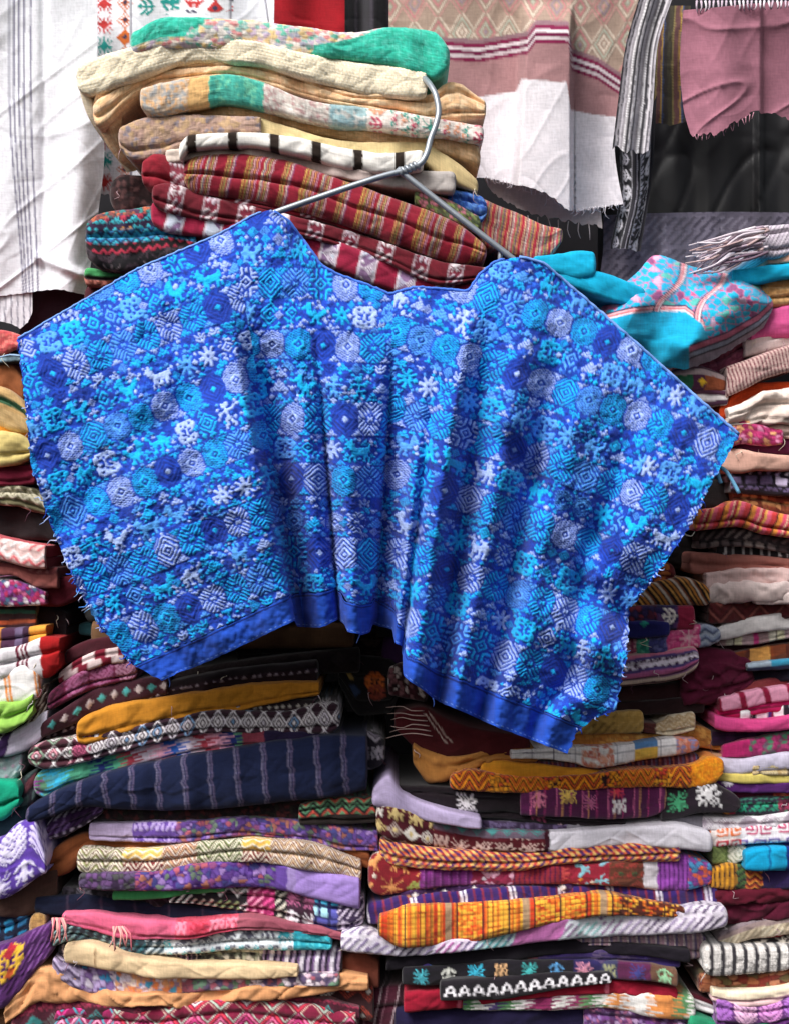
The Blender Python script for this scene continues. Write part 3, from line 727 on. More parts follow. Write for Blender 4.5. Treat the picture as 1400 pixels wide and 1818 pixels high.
add_fold(g, [(270, 330, 360), (290, 323, 373), (386, 350, 394), (471, 368, 407), (557, 391, 424), (671, 424, 460), (786, 462, 504), (866, 474, 494)], MRW, .05)
add_fold(g, [(268, 358, 395), (290, 353, 409), (357, 372, 420), (460, 395, 438), (551, 412, 460), (671, 452, 508), (750, 486, 530), (848, 506, 540)], MRW2, .056)
cloth('black cloth with cyan and red embroidered zigzag borders beside the maroon rolls', [(152, 395, 455), (175, 378, 474), (220, 370, 480), (280, 363, 470), (350, 398, 455)],
      vs([(.2, vor('4a3a3a', ['8a4a4a', '2a8a8a', 'c86a4a', '5a3a5a'], 6, 2)), (.38, broc('2a1a3a', ['e8a050', 'c03a50', '3ab0c0'], 'ot', 3, 3)), (.55, zig(['1a2a4a', '38b0c8', '2a7ab0'], 18, 9, 5)), (.68, zig(['1c1418', 'b8304a', '1c1418'], 16, 8, 6)), (1, broc('18141a', ['4a3a44', '8a7a80'], 'of', 4, 3))]), .075, GT, depth=.2)
cloth('small dark brown crumpled cloth stuffed left of the maroon rolls', [(195, 322, 365), (215, 308, 378), (260, 312, 372), (300, 340, 374)], vor('2c1a1c', ['3a2426', '5a3a3a', '241618'], 9, 3), .10, GT)
cloth('thin green and red edged cloth under the black zigzag cloth', [(150, 474, 508), (180, 478, 508), (260, 470, 505)], vs([(.45, '4aa060'), (.6, '2a1a1a'), (1, vor('5a2a2a', ['b85a4a', 'c8786a', '8a4a3a'], 8, 2))]), .10, GT)
cloth('red pinstriped cloth sticking out right of the maroon bars', [(850, 345, 430), (880, 360, 442), (920, 376, 458), (960, 394, 464), (998, 406, 428)], xs([(6, 'a8243c'), (2.5, 'd8b890'), (3, '8a2a4a'), (2.5, 'd8d0c0'), (4, 'c04a5a'), (2.5, '9aa060'), (3, '7a3a6a'), (2.5, 'd8a060')], skew=.15), .085, GT)
cloth('small blue woven cloth peeping out behind the hanger arm', [(794, 335, 378), (820, 337, 384), (850, 344, 394), (864, 356, 386)], vor('2a4a9a', ['3a6ac8', '4a80d8', '6a9ae0'], 6, 3), .075, GT)
cloth('olive and pink patterned cloth sticking out behind the rainbow stripes', [(735, 336, 362), (790, 350, 388), (852, 384, 412)], vor('4a4a34', ['8a9a5a', 'c87a8a', '5a6a4a'], 7, 3), .07, GT)
# ---------------------------------------------------------------- upper right pile
GR = 'cloths in the pile right of the blouse'
TQ = plain('0fa4cf', '18b4d8')
g = cloth('grey striped shawl with long fringe on top of the right pile', [(1338, 408, 455), (1360, 398, 458), (1445, 393, 442)], xs([(6, 'cfc4d0'), (2.5, '8a7a90'), (5, 'e0d6e0'), (2.5, '5a4a60')], skew=.6), .10, GR)
R1 = random.Random(9)
for i in range(34):
    x0 = 1342 + R1.uniform(-4, 22); y0_ = 402 + R1.uniform(0, 52); L_ = R1.uniform(60, 130)
    thread('fringe_strand', [(x0, y0_, .085), (x0 - L_ * .3, y0_ + R1.uniform(2, 14), .08 + R1.uniform(0, .02)), (x0 - L_ * .65, y0_ + R1.uniform(14, 34), .075 + R1.uniform(0, .03)), (x0 - L_, min(486, y0_ + R1.uniform(24, 60)), .085)], .0022, R1.choice(('d8ccd6', 'b8a4b4', 'e6dce4', '7a6474', 'c4a8a8')), g, n=12)
cloth('thin peach cloth edge below the fringed shawl', [(1360, 450, 468), (1445, 440, 462)], plain('e0a890'), .11, GR, M_PLAIN)
cloth('plain turquoise cloth edge under the fringed shawl', [(1298, 478, 502), (1330, 474, 504), (1400, 467, 494), (1445, 465, 490)], TQ, .10, GR, M_PLAIN)
cloth('tan knobbly roll behind the embroidered turquoise bundle', [(1325, 500, 535), (1360, 492, 545), (1445, 487, 535)], vor('a8784a', ['d09a60', 'c48c54', 'd8a870'], 6, 3, .1, 1.6), .12, GR, M_KNIT)
g = empty('folded_cloth'); tag(g, 'plain turquoise cloth with rolled end beside the blouse shoulder', 'cloth', GR)
add_fold(g, [(945, 452, 480), (990, 449, 486), (1030, 442, 494), (1057, 447, 490)], TQ, .05, M_PLAIN)
add_fold(g, [(960, 465, 492), (1040, 474, 518), (1090, 489, 534), (1146, 511, 548)], TQ, .06, M_PLAIN)
TE = vor('d8608c', ['0fa4cf', '0fa4cf', '14b0d6', '8a4a7a', '0fa8d0', '12a8d2', '0fa4cf', '18b4d8', '0fa4cf', 'c8a8c4', '58b8b0'], 12, 12, .10, 1.25)
def bundle_pat(u, v, fv, W, L):
    rgb, h = TQ(u, v, fv, W, L)
    a, hh = TE(u, v, fv, W, L)
    yl = np.interp(u, [1060, 1120, 1160, 1215, 1245, 1275, 1380], [572, 557, 553, 553, 575, 640, 660])
    m = v < yl
    rgb = np.where(m[..., None], a, rgb); h = np.where(m, hh, h)
    for yy in (yl - 4, yl - 16 + 0 * u):
        pass
    s = v - yl
    for lo, hi, c in ((-12, -9, '3a2a4a'), (-9, -6, 'e8a8b0'), (-6, -3, 'd86a70'), (-3, 0, 'e8d0d8')):
        rgb = mixlines(rgb, (s > lo) & (s < hi) & (u < 1250), c)
    for xc in (1187, 1262):
        t = u - xc - 26 * np.tanh((520 - v) / 22)
        for lo, hi, c in ((-7, -4, '2a2444'), (-4, -1, 'e8a8b0'), (-1, 2, 'c85a6a'), (2, 5, 'f0dce0'), (5, 7, '5a2a4a')):
            rgb = mixlines(rgb, (t > lo) & (t < hi) & m & (v > 466), c)
    e = v - np.interp(u, [1200, 1225, 1290, 1345, 1372], [640, 612, 588, 556, 530])
    for lo, hi, c in ((0, 3, '3a2a4a'), (3, 12, 'b8607c'), (12, 15, '3a3048'), (15, 22, '8a9ab0'), (22, 25, '2a2434'), (25, 60, '8a8494')):
        rgb = mixlines(rgb, (e > lo) & (e <= hi) & (u > 1222), c)
    return rgb, h
o = link('folded_cloth', patch_mesh('folded_cloth', [[(1040, 560, .05), (1128, 486, .05), (1165, 453, .06), (1230, 474, .05), (1300, 489, .05), (1346, 504, .06)], [(1060, 575, .0), (1140, 530, -.005), (1200, 530, .0), (1260, 528, .0), (1320, 535, .005), (1371, 540, .03)], [(1090, 600, -.01), (1150, 590, -.015), (1210, 600, -.01), (1262, 594, .0), (1322, 578, .01), (1364, 562, .03)], [(1120, 645, .02), (1170, 654, .015), (1213, 655, .02), (1252, 644, .025), (1300, 618, .03), (1352, 584, .04)]], .07, bundle_pat, 31,
    fold=lambda x, y, a, b: .010 * np.sin(x / 26 + y / 30) + .004 * vn(x / 20, y / 20, 3)), M_CLOTH)
tag(o, 'bright turquoise cloth bundle with pink embroidery and striped bands', 'cloth', GR)
cloth('bright pink cloth under the end of the turquoise bundle', [(1330, 572, 602), (1370, 546, 600), (1445, 533, 594)], plain('d8609a', 'c8487e'), .115, GR, M_PLAIN)
cloth('dusky rose crumpled cloth tucked below the turquoise bundle', [(1200, 630, 668), (1262, 620, 676), (1310, 598, 650), (1350, 585, 610)], vor('7a3a50', ['a85a72', '8c4460', '9a5068'], 12, 3), .14, GR)
cloth('pale pink white cloth above the ribbed striped roll', [(1320, 604, 634), (1400, 588, 618), (1445, 586, 614)], plain('e0ccc8'), .12, GR, M_PLAIN)
cloth('ribbed maroon and beige striped roll in the right pile', [(1288, 650, 705), (1320, 640, 692), (1360, 624, 672), (1445, 598, 648)], xs([(3.6, 'd8b8b0'), (2.6, '7a2a40')], skew=-.25), .09, GR)
g = empty('folded_cloth'); tag(g, 'dark striped cloth with a yellow stitch beside the blouse edge', 'cloth', GR)
add_fold(g, [(1190, 655, 690), (1240, 648, 694), (1288, 666, 696)], over(vs([(.25, '5a3a4a'), (.4, 'c8b0b0'), (.8, blocks([(.4, '2a6a4a'), (.62, '5a2a4a'), (1, 'a85a3a')])), (1, '3a2434')]), [(48, .6, 3, rhomb(2), 'f0c030')]), .10)
add_fold(g, [(1215, 690, 720), (1250, 688, 722), (1292, 693, 718)], vs([(.2, 'd8d0d0'), (.4, '5a3048'), (.6, 'e0d8d8'), (.8, '4a2840'), (1, 'c8c0c0')]), .10)
cloth('orange red plain cloth in the right pile', [(1275, 722, 752), (1330, 682, 720), (1445, 674, 706)], plain('d0481e', '8a3018'), .11, GR, M_PLAIN)
cloth('cream white crumpled cloth bulging in the right pile', [(1290, 726, 758), (1340, 704, 752), (1380, 692, 748), (1445, 688, 752)], plain('efe0d6', 'd8b8a8'), .09, GR, M_PLAIN, wr=2.5, grooves=(.45, .7))
cloth('pale peach cloth crumpled under the cream white cloth', [(1315, 742, 782), (1400, 738, 778), (1445, 738, 776)], plain('dcc0b4', 'c09a8c'), .10, GR, M_PLAIN, wr=2.5)
cloth('magenta embroidered cloth at the corner of the blouse sleeve', [(1292, 760, 795), (1320, 744, 788), (1360, 756, 792), (1390, 764, 788)], vor('8a2050', ['c83a78', 'e08ab0', 'a82a5a', 'e0a070'], 7, 3, .14, 1.5), .095, GR)
cloth('plum plain cloth under the magenta embroidered cloth', [(1290, 778, 808), (1340, 774, 808), (1445, 776, 808)], plain('6a2448', '4a1838'), .105, GR, M_PLAIN)
cloth('beige pink plain cloth at the sleeve edge of the blouse', [(1272, 800, 836), (1310, 797, 842), (1350, 804, 836), (1445, 812, 836)], plain('d0a494', 'b48878'), .095, GR, M_PLAIN)
cloth('black and lilac white embroidered roll in the right pile', [(1295, 838, 874), (1330, 832, 878), (1445, 842, 882)], vs([(.35, broc('2a2030', ['e8e0f0', 'c0a8d8'], 'kb', 3, 3.2)), (.7, broc('1c1420', ['d8c8e8', '6a5a80'], 'tb', 5, 3.4)), (1, '241a26')]), .095, GR)
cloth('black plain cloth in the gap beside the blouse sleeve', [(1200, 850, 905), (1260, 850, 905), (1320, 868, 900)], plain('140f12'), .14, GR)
cloth('brown cloth with tan raw fringe above the red orange stripes', [(1300, 872, 905), (1360, 876, 912), (1445, 882, 925)], vor('5a2a1c', ['8a4a30', 'c08a5a', '6a3020'], 8, 3, .1, 1.6), .115, GR)
cloth('red, orange and pink striped roll in the right pile', [(1232, 906, 944), (1280, 902, 938), (1310, 889, 936), (1360, 904, 950), (1445, 926, 960)], xs([(9, 'c83a3a'), (3, '3a1418'), (8, 'e08a3a'), (7, 'd84a6a'), (3, 'f0c0a0'), (6, 'a8203a'), (4, 'e8b050'), (8, 'e0607a')], skew=.35), .085, GR)
cloth('dark grey embroidered cloth under the red orange stripes', [(1240, 945, 975), (1290, 938, 970), (1445, 958, 990)], broc('2c2226', ['6a5a5a', '8a7a76', '4a3a3c'], 'bfk', 5, 3.4), .105, GR)
cloth('black cloth with white bars under the dark grey embroidery', [(1270, 968, 990), (1330, 966, 990), (1445, 972, 994)], xs([(14, '1c181c'), (5, 'b8b0b0'), (10, '2c2428'), (3, 'd0c8c8')]), .105, GR)
cloth('rose brown plain cloth above the pale pink folds', [(1222, 980, 1020), (1300, 984, 1020), (1445, 994, 1024)], plain('a0645a', '7a4640'), .10, GR, M_PLAIN)
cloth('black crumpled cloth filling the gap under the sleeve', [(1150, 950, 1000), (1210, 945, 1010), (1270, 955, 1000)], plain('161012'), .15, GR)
g = empty('folded_cloth'); tag(g, 'pale pink white plain cloth folded three times in the right pile', 'cloth', GR)
add_fold(g, [(1250, 1018, 1046), (1310, 1011, 1048), (1445, 1008, 1042)], plain('dcbcb8', 'c09a96'), .09, M_PLAIN, wr=2)
add_fold(g, [(1255, 1044, 1070), (1290, 1032, 1074), (1350, 1034, 1070), (1445, 1036, 1062)], plain('e4d0cc', 'c8aaa6'), .085, M_PLAIN, wr=2)
add_fold(g, [(1340, 1056, 1074), (1380, 1052, 1074), (1445, 1050, 1070)], plain('e0ccc8'), .08, M_PLAIN)
cloth('maroon cloth with faint lozenge lines under the pale pink folds', [(1255, 1070, 1110), (1330, 1064, 1106), (1445, 1052, 1092)], zig(['5a1e22', '5a1e22', '4a181c', '8a4a44', '54201f'], 46, 26, 6), .10, GR)

# ---------------------------------------------------------------- right middle pile, below the sleeve
GM = 'cloths in the pile below the right of the blouse'
cloth('maroon and orange rolled cloth just under the blouse sleeve', [(1128, 1000, 1045), (1165, 990, 1040), (1198, 1004, 1034)], vor('5a1a1c', ['7a2428', 'c8703a', '6a1c20'], 9, 3, .1, 2), .10, GM)
cloth('orange, black and white striped roll with a curled end', [(1110, 1052, 1080), (1160, 1035, 1078), (1215, 1025, 1076), (1260, 1040, 1078)], xs([(4, '1c1414'), (5, 'c8803a'), (3, '3a1c18'), (5, 'd8c8b8'), (4, '8a4a2a'), (6, '1c1414'), (4, 'e0a050')], skew=-.7), .085, GM)
cloth('maroon and navy cloth with a white flash beside the blouse', [(1095, 1078, 1116), (1170, 1075, 1120), (1233, 1076, 1119)], over(blocks([(.5, vor('2a1a3a', ['5a2038', '3a2a5a', '8a3040'], 11, 3)), (.78, vor('2a2048', ['34285a', '5a3a6a'], 14, 3)), (1, plain('9a2444'))]), [(78, .45, 3.2, FIR.T, 'f0e4dc')]), .08, GM, sq=(0, 1))
cloth('navy blue plain roll with teal flecks under the maroon cloth', [(1095, 1104, 1134), (1150, 1102, 1134), (1189, 1106, 1130)], over(plain('23236e', '1a1a52'), [(40, .25, 3, rhomb(2), '2a9a8a')]), .075, GM)
cloth('pink and blue patterned cloth with a large pink star', [(1095, 1136, 1164), (1160, 1130, 1161), (1210, 1115, 1154), (1255, 1109, 1149), (1278, 1118, 1138)], over(blocks([(.18, vor('8a3a5a', ['c85a7a', 'd8a0a8', 'a04a6a'], 7, 3)), (.3, vor('2a7a6a', ['48a88a', '6ac0a0'], 7, 3)), (.48, vor('3a3a6a', ['4a4a8a', '6a6aa0'], 9, 3)), (.8, vor('c83a78', ['d8508a', 'e06a98'], 8, 3)), (1, zig(['8a94ac', '4a5270', 'a8b0c0'], 26, 9, 5))]), [(110, .5, 3, STAR, 'f0c0c8')]), .08, GM)
cloth('pouch shaped cloth with pink, white and purple lengthwise stripes', [(1085, 1168, 1222), (1150, 1158, 1217), (1200, 1151, 1209), (1240, 1147, 1190)], vs([(.16, 'c8a8a0'), (.24, 'd87898'), (.30, '5a4a80'), (.48, broc('e8dcea', ['4a2a4a'], 'to', 3, 2.8)), (.54, '5a4a88'), (.66, 'c86aa0'), (.72, '7a4a7a'), (.80, 'c8b0a0'), (.86, '4a2a3a'), (.93, 'b89a98'), (1, '5a2a40')]), .075, GM, nose=.7)
cloth('wine red plain cloth bulging beside the pink striped pouch', [(1205, 1168, 1262), (1250, 1150, 1258), (1300, 1154, 1240), (1339, 1174, 1220)], plain('5e1834', '4a1028'), .095, GM, M_PLAIN, wr=2.5, grooves=(.7,))
cloth('dark brown plain cloth under the pink striped pouch', [(1060, 1216, 1248), (1150, 1216, 1246), (1250, 1204, 1244)], plain('2c1216', '3a181c'), .11, GM)
cloth('very dark brown cloth above the tan embroidered cloth', [(1060, 1246, 1274), (1150, 1244, 1270), (1250, 1236, 1266)], plain('241014', '321618'), .11, GM)
cloth('tan cloth with ochre embroidered edge beside the blouse hem', [(1005, 1278, 1304), (1080, 1265, 1304), (1142, 1262, 1304)], broc('b8904a', ['d8b870', '8a6a34', 'c8a05a'], 'kz', 3, 3.2), .09, GM)
cloth('cream lattice cloth end lying on the tan orange cloth', [(1140, 1282, 1302), (1165, 1284, 1304), (1190, 1271, 1306), (1234, 1264, 1298)], blocks([(.25, plain('5a2a28')), (1, broc('e0d0b4', ['b89a74'], 'zk', 3, 3))]), .085, GM)
cloth('tan orange brocade cloth sagging over the white plaid cloth', [(960, 1302, 1334), (1060, 1290, 1334), (1130, 1304, 1334), (1200, 1294, 1324), (1240, 1289, 1329), (1290, 1318, 1334)], vor('a86a34', ['c8863e', 'b87a3a', 'd09a50'], 8, 3, .1, 1.6), .10, GM)
FL = vor('e8dcd8', ['d88a70', 'e0a088', 'e8e0dc', 'c87060'], 8, 6, .1)
cloth('white plaid cloth with salmon flowers and a yellow square', [(905, 1335, 1348), (960, 1330, 1348), (1015, 1327, 1355), (1055, 1327, 1367), (1100, 1323, 1358), (1160, 1314, 1348), (1210, 1311, 1341), (1240, 1313, 1331)], grid('efe9ea', '6a6070', 38, 18, 1.6, [(.38, .55, FL), (.66, .78, vs([(.4, '5a86b8'), (1, 'e8b850')])), (.88, 1, vor('c8786a', ['e0a090', '8a8ab8', 'd87a5a'], 7, 3))]), .075, GM)
cloth('maroon and grey pinstriped roll ending at the orange knot', [(910, 1346, 1360), (1000, 1355, 1379), (1080, 1356, 1382), (1150, 1344, 1380), (1242, 1339, 1376)], xs([(7, '4a1c30'), (2.6, '8a6a80'), (5, '6a2838'), (2.6, '5a5a80'), (4, '3a1628'), (2.6, 'a85a4a')]), .095, GM)
cloth('golden yellow plain fold under the white plaid cloth', [(852, 1358, 1381), (870, 1351, 1384), (940, 1356, 1384), (1020, 1364, 1384), (1075, 1370, 1382)], plain('d8922a', 'c07a20'), .08, GM, M_PLAIN)
cloth('bright orange and black zigzag embroidered cloth with a knotted end', [(798, 1380, 1402), (830, 1369, 1405), (940, 1381, 1408), (1040, 1376, 1404), (1100, 1368, 1399), (1170, 1365, 1399), (1230, 1358, 1401), (1268, 1344, 1392), (1284, 1350, 1374)], blocks([(.88, xs([(70, zig(['e07818', 'f09a20', '2a1014', 'd85a20', '3a1414'], 34, 26, 4)), (36, vor('2a1014', ['e08818', 'd85a28', 'f0a028'], 8, 4, .2)), (60, zig(['f09a20', '2a1014', 'e07818', 'c8482a'], 26, 22, 4)), (30, vor('3a1414', ['f0a028', 'e07818', 'c8402a'], 7, 5, .2))])), (1, vor('c87010', ['f0a020', 'e88818'], 6, 3))]), .07, GM, relief=.0014)
cloth('tan brown plain cloth with a pointed corner under the blouse hem', [(732, 1318, 1356), (765, 1338, 1396), (810, 1345, 1380), (860, 1335, 1362), (955, 1332, 1354)], plain('b47a3e', '9a6430'), .08, GM, M_PLAIN, wr=2, sq=(1, 0), grooves=(.4,))
g = cloth('maroon cloth with white stitching and frayed threads under the hem', [(700, 1268, 1294), (745, 1256, 1334), (800, 1280, 1348), (860, 1298, 1344), (940, 1308, 1344)], over(plain('4e161c', '3c1016'), [(52, .35, 2.6, np.eye(16, dtype=bool), 'd8c4bc'), (60, .3, 2.6, np.eye(16, dtype=bool), 'c8b0a8')]), .085, GM, M_PLAIN)
for i in range(6):
    thread('frayed_thread', [(752 + 3 * i, 1262 + 9 * i, .07), (732, 1262 + 8 * i, .065), (712, 1258 + 10 * i + R1.uniform(-5, 5), .07), (694 - R1.uniform(0, 12), 1256 + 11 * i, .08)], .0008, 'b49a94', g, n=10)
cloth('maroon embroidered scrap hanging under the torn hem corner', [(688, 1186, 1235), (715, 1178, 1240), (760, 1195, 1250)], vor('2a1418', ['4a1c28', '8a5a60', '3a1820', 'c8b8b4'], 9, 3), .12, GM)
MOT = [(120, .5, 3.3, COMBS[2], 'ece6ea'), (250, .5, 3, COMBS[1], '8a3a5a'), (300, .75, 3, rhomb(1), 'd8b0c0'), (330, .75, 3, rhomb(1), 'f0e8f0')]
cloth('black cloth with a white woven star above the lilac cloth', [(690, 1394, 1432), (800, 1400, 1448), (900, 1406, 1458), (1000, 1438, 1466), (1110, 1446, 1468)], over(plain('191016', '221420'), MOT), .08, GM)
cloth('purple cloth with pink and white embroidered figures', [(922, 1410, 1450), (980, 1399, 1453), (1080, 1390, 1457), (1150, 1386, 1454), (1184, 1392, 1440)], over(xs([(18, '5a1c4c'), (2.6, 'd86a9a'), (8, '6a2458'), (2.6, 'e09a6a'), (12, '4e1846'), (2.6, 'b83a7a')]), [(20, .42, 2.8, COMBS[1], 'd87a98'), (70, .36, 2.8, COMBS[2], 'e8c060'), (160, .26, 2.6, COMBS[0], 'e0405a'), (164, .6, 3.0, COMBS[3], 'f0e8ec'), (112, .5, 2.6, COMBS[0], 'c86a98')]), .065, GM)
cloth('black cloth with large green and white woven stars', [(1172, 1404, 1460), (1200, 1391, 1456), (1250, 1386, 1446), (1300, 1408, 1444), (1314, 1418, 1438)], over(plain('221a20', '2c1c30'), [(12, .5, 3.6, COMBS[0], '4aa878'), (62, .42, 4.2, COMBS[2], 'f2eef0')]), .068, GM)
cloth('plain lilac cloth draped over the maroon embroidered cloth', [(660, 1402, 1432), (690, 1378, 1440), (715, 1408, 1446), (760, 1427, 1460), (800, 1440, 1467), (855, 1454, 1474)], plain('c0b0d4', 'a898c0'), .06, GM, M_PLAIN, grooves=None)
cloth('grey purple mottled cloth above the long white fold', [(835, 1456, 1484), (950, 1462, 1490), (1100, 1460, 1484), (1240, 1448, 1474), (1258, 1448, 1468)], blocks([(.4, vor('3a2a44', ['4a3a58', '6a5a80', '342640'], 8, 3)), (1, plain('8a8690', '6a6670'))]), .085, GM)
cloth('maroon loop embroidered cloth ending in a long white fold', [(667, 1430, 1476), (690, 1424, 1493), (760, 1450, 1504), (850, 1474, 1512), (970, 1478, 1514), (1100, 1470, 1503), (1200, 1465, 1509), (1264, 1478, 1516)], blocks([(.17, broc('4a1420', ['e0d8d0', 'c8b078', 'b8a8a0'], 'vd', 8, 3.2)), (.5, vs([(.4, broc('6a5a6a', ['c8b8c8', '4a8a8a', 'd88aa0'], 'dz', 3, 3)), (1, broc('561822', ['c8a8a0'], 'vo', 4, 3.4, fill=.1))])), (.515, '3a1020'), (1, plain('e4dfe8', 'd0cad8'))]), .06, GM, M_PLAIN, grooves=None)
cloth('red, yellow and purple braided cloth roll', [(673, 1490, 1522), (700, 1495, 1538), (800, 1510, 1547), (914, 1513, 1547), (1000, 1506, 1536), (1086, 1500, 1530), (1207, 1496, 1531)], braid(['c03a3a', 'e8c070', '5a2a5a', 'd8603a', '4a2060', 'e0a060'], 40), .062, GM, sq=(0, 1), relief=.0014)
cloth('red and purple cloth with white hook motifs under the braided roll', [(653, 1524, 1584), (680, 1514, 1592), (737, 1540, 1582), (857, 1544, 1573), (1000, 1535, 1571), (1114, 1530, 1577), (1200, 1517, 1587), (1264, 1534, 1573)], blocks([(.15, broc('8a1c28', ['e8a060', 'e8d8c8', '9aa050'], 'va', 5, 3.4)), (.3, xs([(7, '7a2a7a'), (3, '9a4a9a'), (5, '5a1c5a')])), (.42, broc('8a2444', ['e8e0ec', 'd8a0b8'], 'a', 6, 3, rot=True)), (.56, xs([(6, '9a2a3a'), (3, '6a1a4a')])), (.7, broc('9a2438', ['e8883a', '8ac0d0', 'c84a4a', 'e8dccc'], 'av', 7, 3, rot=True)), (.8, broc('6a3a2a', ['9a3a34', '4a5a3a'], 'dt', 7, 3)), (.84, 'e0d8e0'), (.93, xs([(5, '9a4ab0'), (3, '6a2a80')])), (1, vor('3a3a7a', ['e0603a', '4a90c0', '8a3a8a'], 9, 3))]), .068, GM)
cloth('thin purple cloth dotted with cream flowers', [(690, 1588, 1604), (750, 1577, 1599), (900, 1566, 1588), (1100, 1566, 1584), (1210, 1578, 1594)], over(broc('3a1c48', ['8a3a5a', 'c88a5a', '5a3a6a'], 'o', 5, 3), [(k, .5, 2.6, rhomb(2), 'ece4e0') for k in range(40, 500, 52)]), .08, GM)
cloth('purple and red barred cloth with paired white lines', [(650, 1605, 1643), (714, 1593, 1643), (829, 1580, 1617), (1000, 1574, 1605), (1114, 1575, 1617), (1200, 1578, 1626), (1274, 1573, 1609)], xs([(11, '3c2468'), (4, '7a2a4a'), (11, '34206a'), (4, '8a2c44'), (11, '3c2468'), (4, '6a2850'), (11, '3a2262'), (4, '8a2c44'), (11, '34206a'), (4, '7a2a4a'), (5, 'e4dcea'), (3, '4a2a6a'), (4, 'e4dcea')], skew=-.15), .07, GM)
cloth('yellow and orange brick woven cloth with black lines', [(671, 1631, 1662), (714, 1613, 1686), (829, 1606, 1677), (943, 1600, 1653), (1057, 1589, 1630), (1114, 1594, 1627), (1217, 1612, 1632)], bricks(), .055, GM, relief=.001)
cloth('white lilac cloth with slanting teal and pink strokes', [(605, 1655, 1688), (640, 1649, 1696), (714, 1672, 1699), (829, 1666, 1690), (943, 1643, 1677), (1029, 1623, 1668), (1114, 1615, 1663), (1229, 1610, 1660), (1291, 1611, 1648)], blocks([(.1, broc('e4dce8', ['7a6a90'], 'k', 3, 3)), (.27, broc('dcd4e4', ['4a3a58', '8a7aa0'], 'k', 3, 3.2)), (.37, broc('dccce0', ['a85a9a', '6a5a80'], 'k', 3, 3)), (.47, broc('b8d0d4', ['4a9aa0', '6a6a90'], 'k', 3, 3)), (.6, plain('b86aa0', '8a4a8a')), (.75, broc('d0d4dc', ['7ab0b0', '8a6a90'], 'k', 3, 3)), (1, broc('dcd2e0', ['5a4a6a', '9a8aac'], 'k', 3, 3.2))], skew=.5), .06, GM)
cloth('grey pink striped cloth tucked under the white lilac cloth', [(990, 1664, 1680), (1050, 1660, 1680), (1150, 1660, 1686), (1230, 1656, 1706), (1256, 1666, 1700)], xs([(6, '8a6a7a'), (2.6, 'c8b8b4'), (5, '5a4a6a'), (3, 'a88a8a')]), .085, GM)
cloth('black plain cloth under the white lilac cloth', [(685, 1708, 1724), (740, 1690, 1719), (900, 1680, 1710), (1000, 1668, 1694), (1100, 1675, 1696), (1225, 1688, 1710)], plain('17131a', '211a26'), .075, GM, M_PLAIN)
cloth('purple cloth with blue and rust flecks under the black cloth', [(715, 1715, 1730), (850, 1704, 1727), (1000, 1685, 1715), (1100, 1688, 1717), (1207, 1693, 1720)], ikat(['34245a', '3a2a6a', '34245a', 'c05a4a', '3a7ab0', '34245a', '5a4a6a'], 16, 10, 4), .078, GM, sq=(0, 1))
cloth('black cloth with a row of colourful woven animals', [(713, 1719, 1749), (760, 1717, 1753), (900, 1706, 1740), (1050, 1706, 1740), (1150, 1713, 1743), (1203, 1723, 1754)], over(blocks([(.62, plain('17131c')), (.72, plain('2a2258')), (.78, plain('3a3a5a')), (.9, plain('5a2048')), (1, plain('6a4a3a'))]), [(20 + 48 * k, .5, 2.8, COMBS[k % 4], c) for k, c in enumerate(('48b0c0', 'c8c8c0', '38b0d0', 'e0b080', '48b8b8', '5a9ad0', 'd08aa0', '8a8a6a', '3a3a7a', '8ab890', 'c06a4a'))]), .07, GM)
cloth('black cloth with a white zigzag of letter like figures', [(780, 1745, 1779), (850, 1738, 1779), (1000, 1728, 1757), (1085, 1728, 1746)], over(plain('1a141c'), [(8 + 25 * k, .5, 2.7, LETTER, 'efeaf0') for k in range(12)]), .060, GM)
cloth('crimson plain cloth with a cut end near the bottom', [(716, 1764, 1799), (780, 1758, 1795), (900, 1752, 1780), (1000, 1743, 1770), (1080, 1740, 1767), (1203, 1757, 1780)], xs([(95, plain('9c1830', '84122a')), (7, 'd86a80'), (160, plain('9c1830', '84122a'))]), .072, GM, M_PLAIN, sq=(1, 1))
cloth('white, green and plum chevron embroidered cloth below the crimson one', [(820, 1776, 1795), (950, 1769, 1796), (1070, 1756, 1792), (1170, 1763, 1812), (1234, 1770, 1814)], ikat(['f0ecea', '8a2a5a', '5a8a5a', 'e8e4e0', '4a3a6a', 'd88a4a', 'efe9e9'], 24, 12, 6), .075, GM)
cloth('dark navy plain cloth at the bottom of the right middle pile', [(700, 1794, 1858), (850, 1792, 1858), (1045, 1784, 1858)], plain('1c1636', '241c40'), .08, GM, M_PLAIN)
cloth('lavender and plum brocade cloth at the bottom beside the navy one', [(1034, 1780, 1858), (1120, 1786, 1858), (1225, 1800, 1858)], vor('4a2a5a', ['8a6aa0', '6a3a7a', 'a88ab0', '5a2a5a', '9a5a7a'], 8, 3), .078, GM)
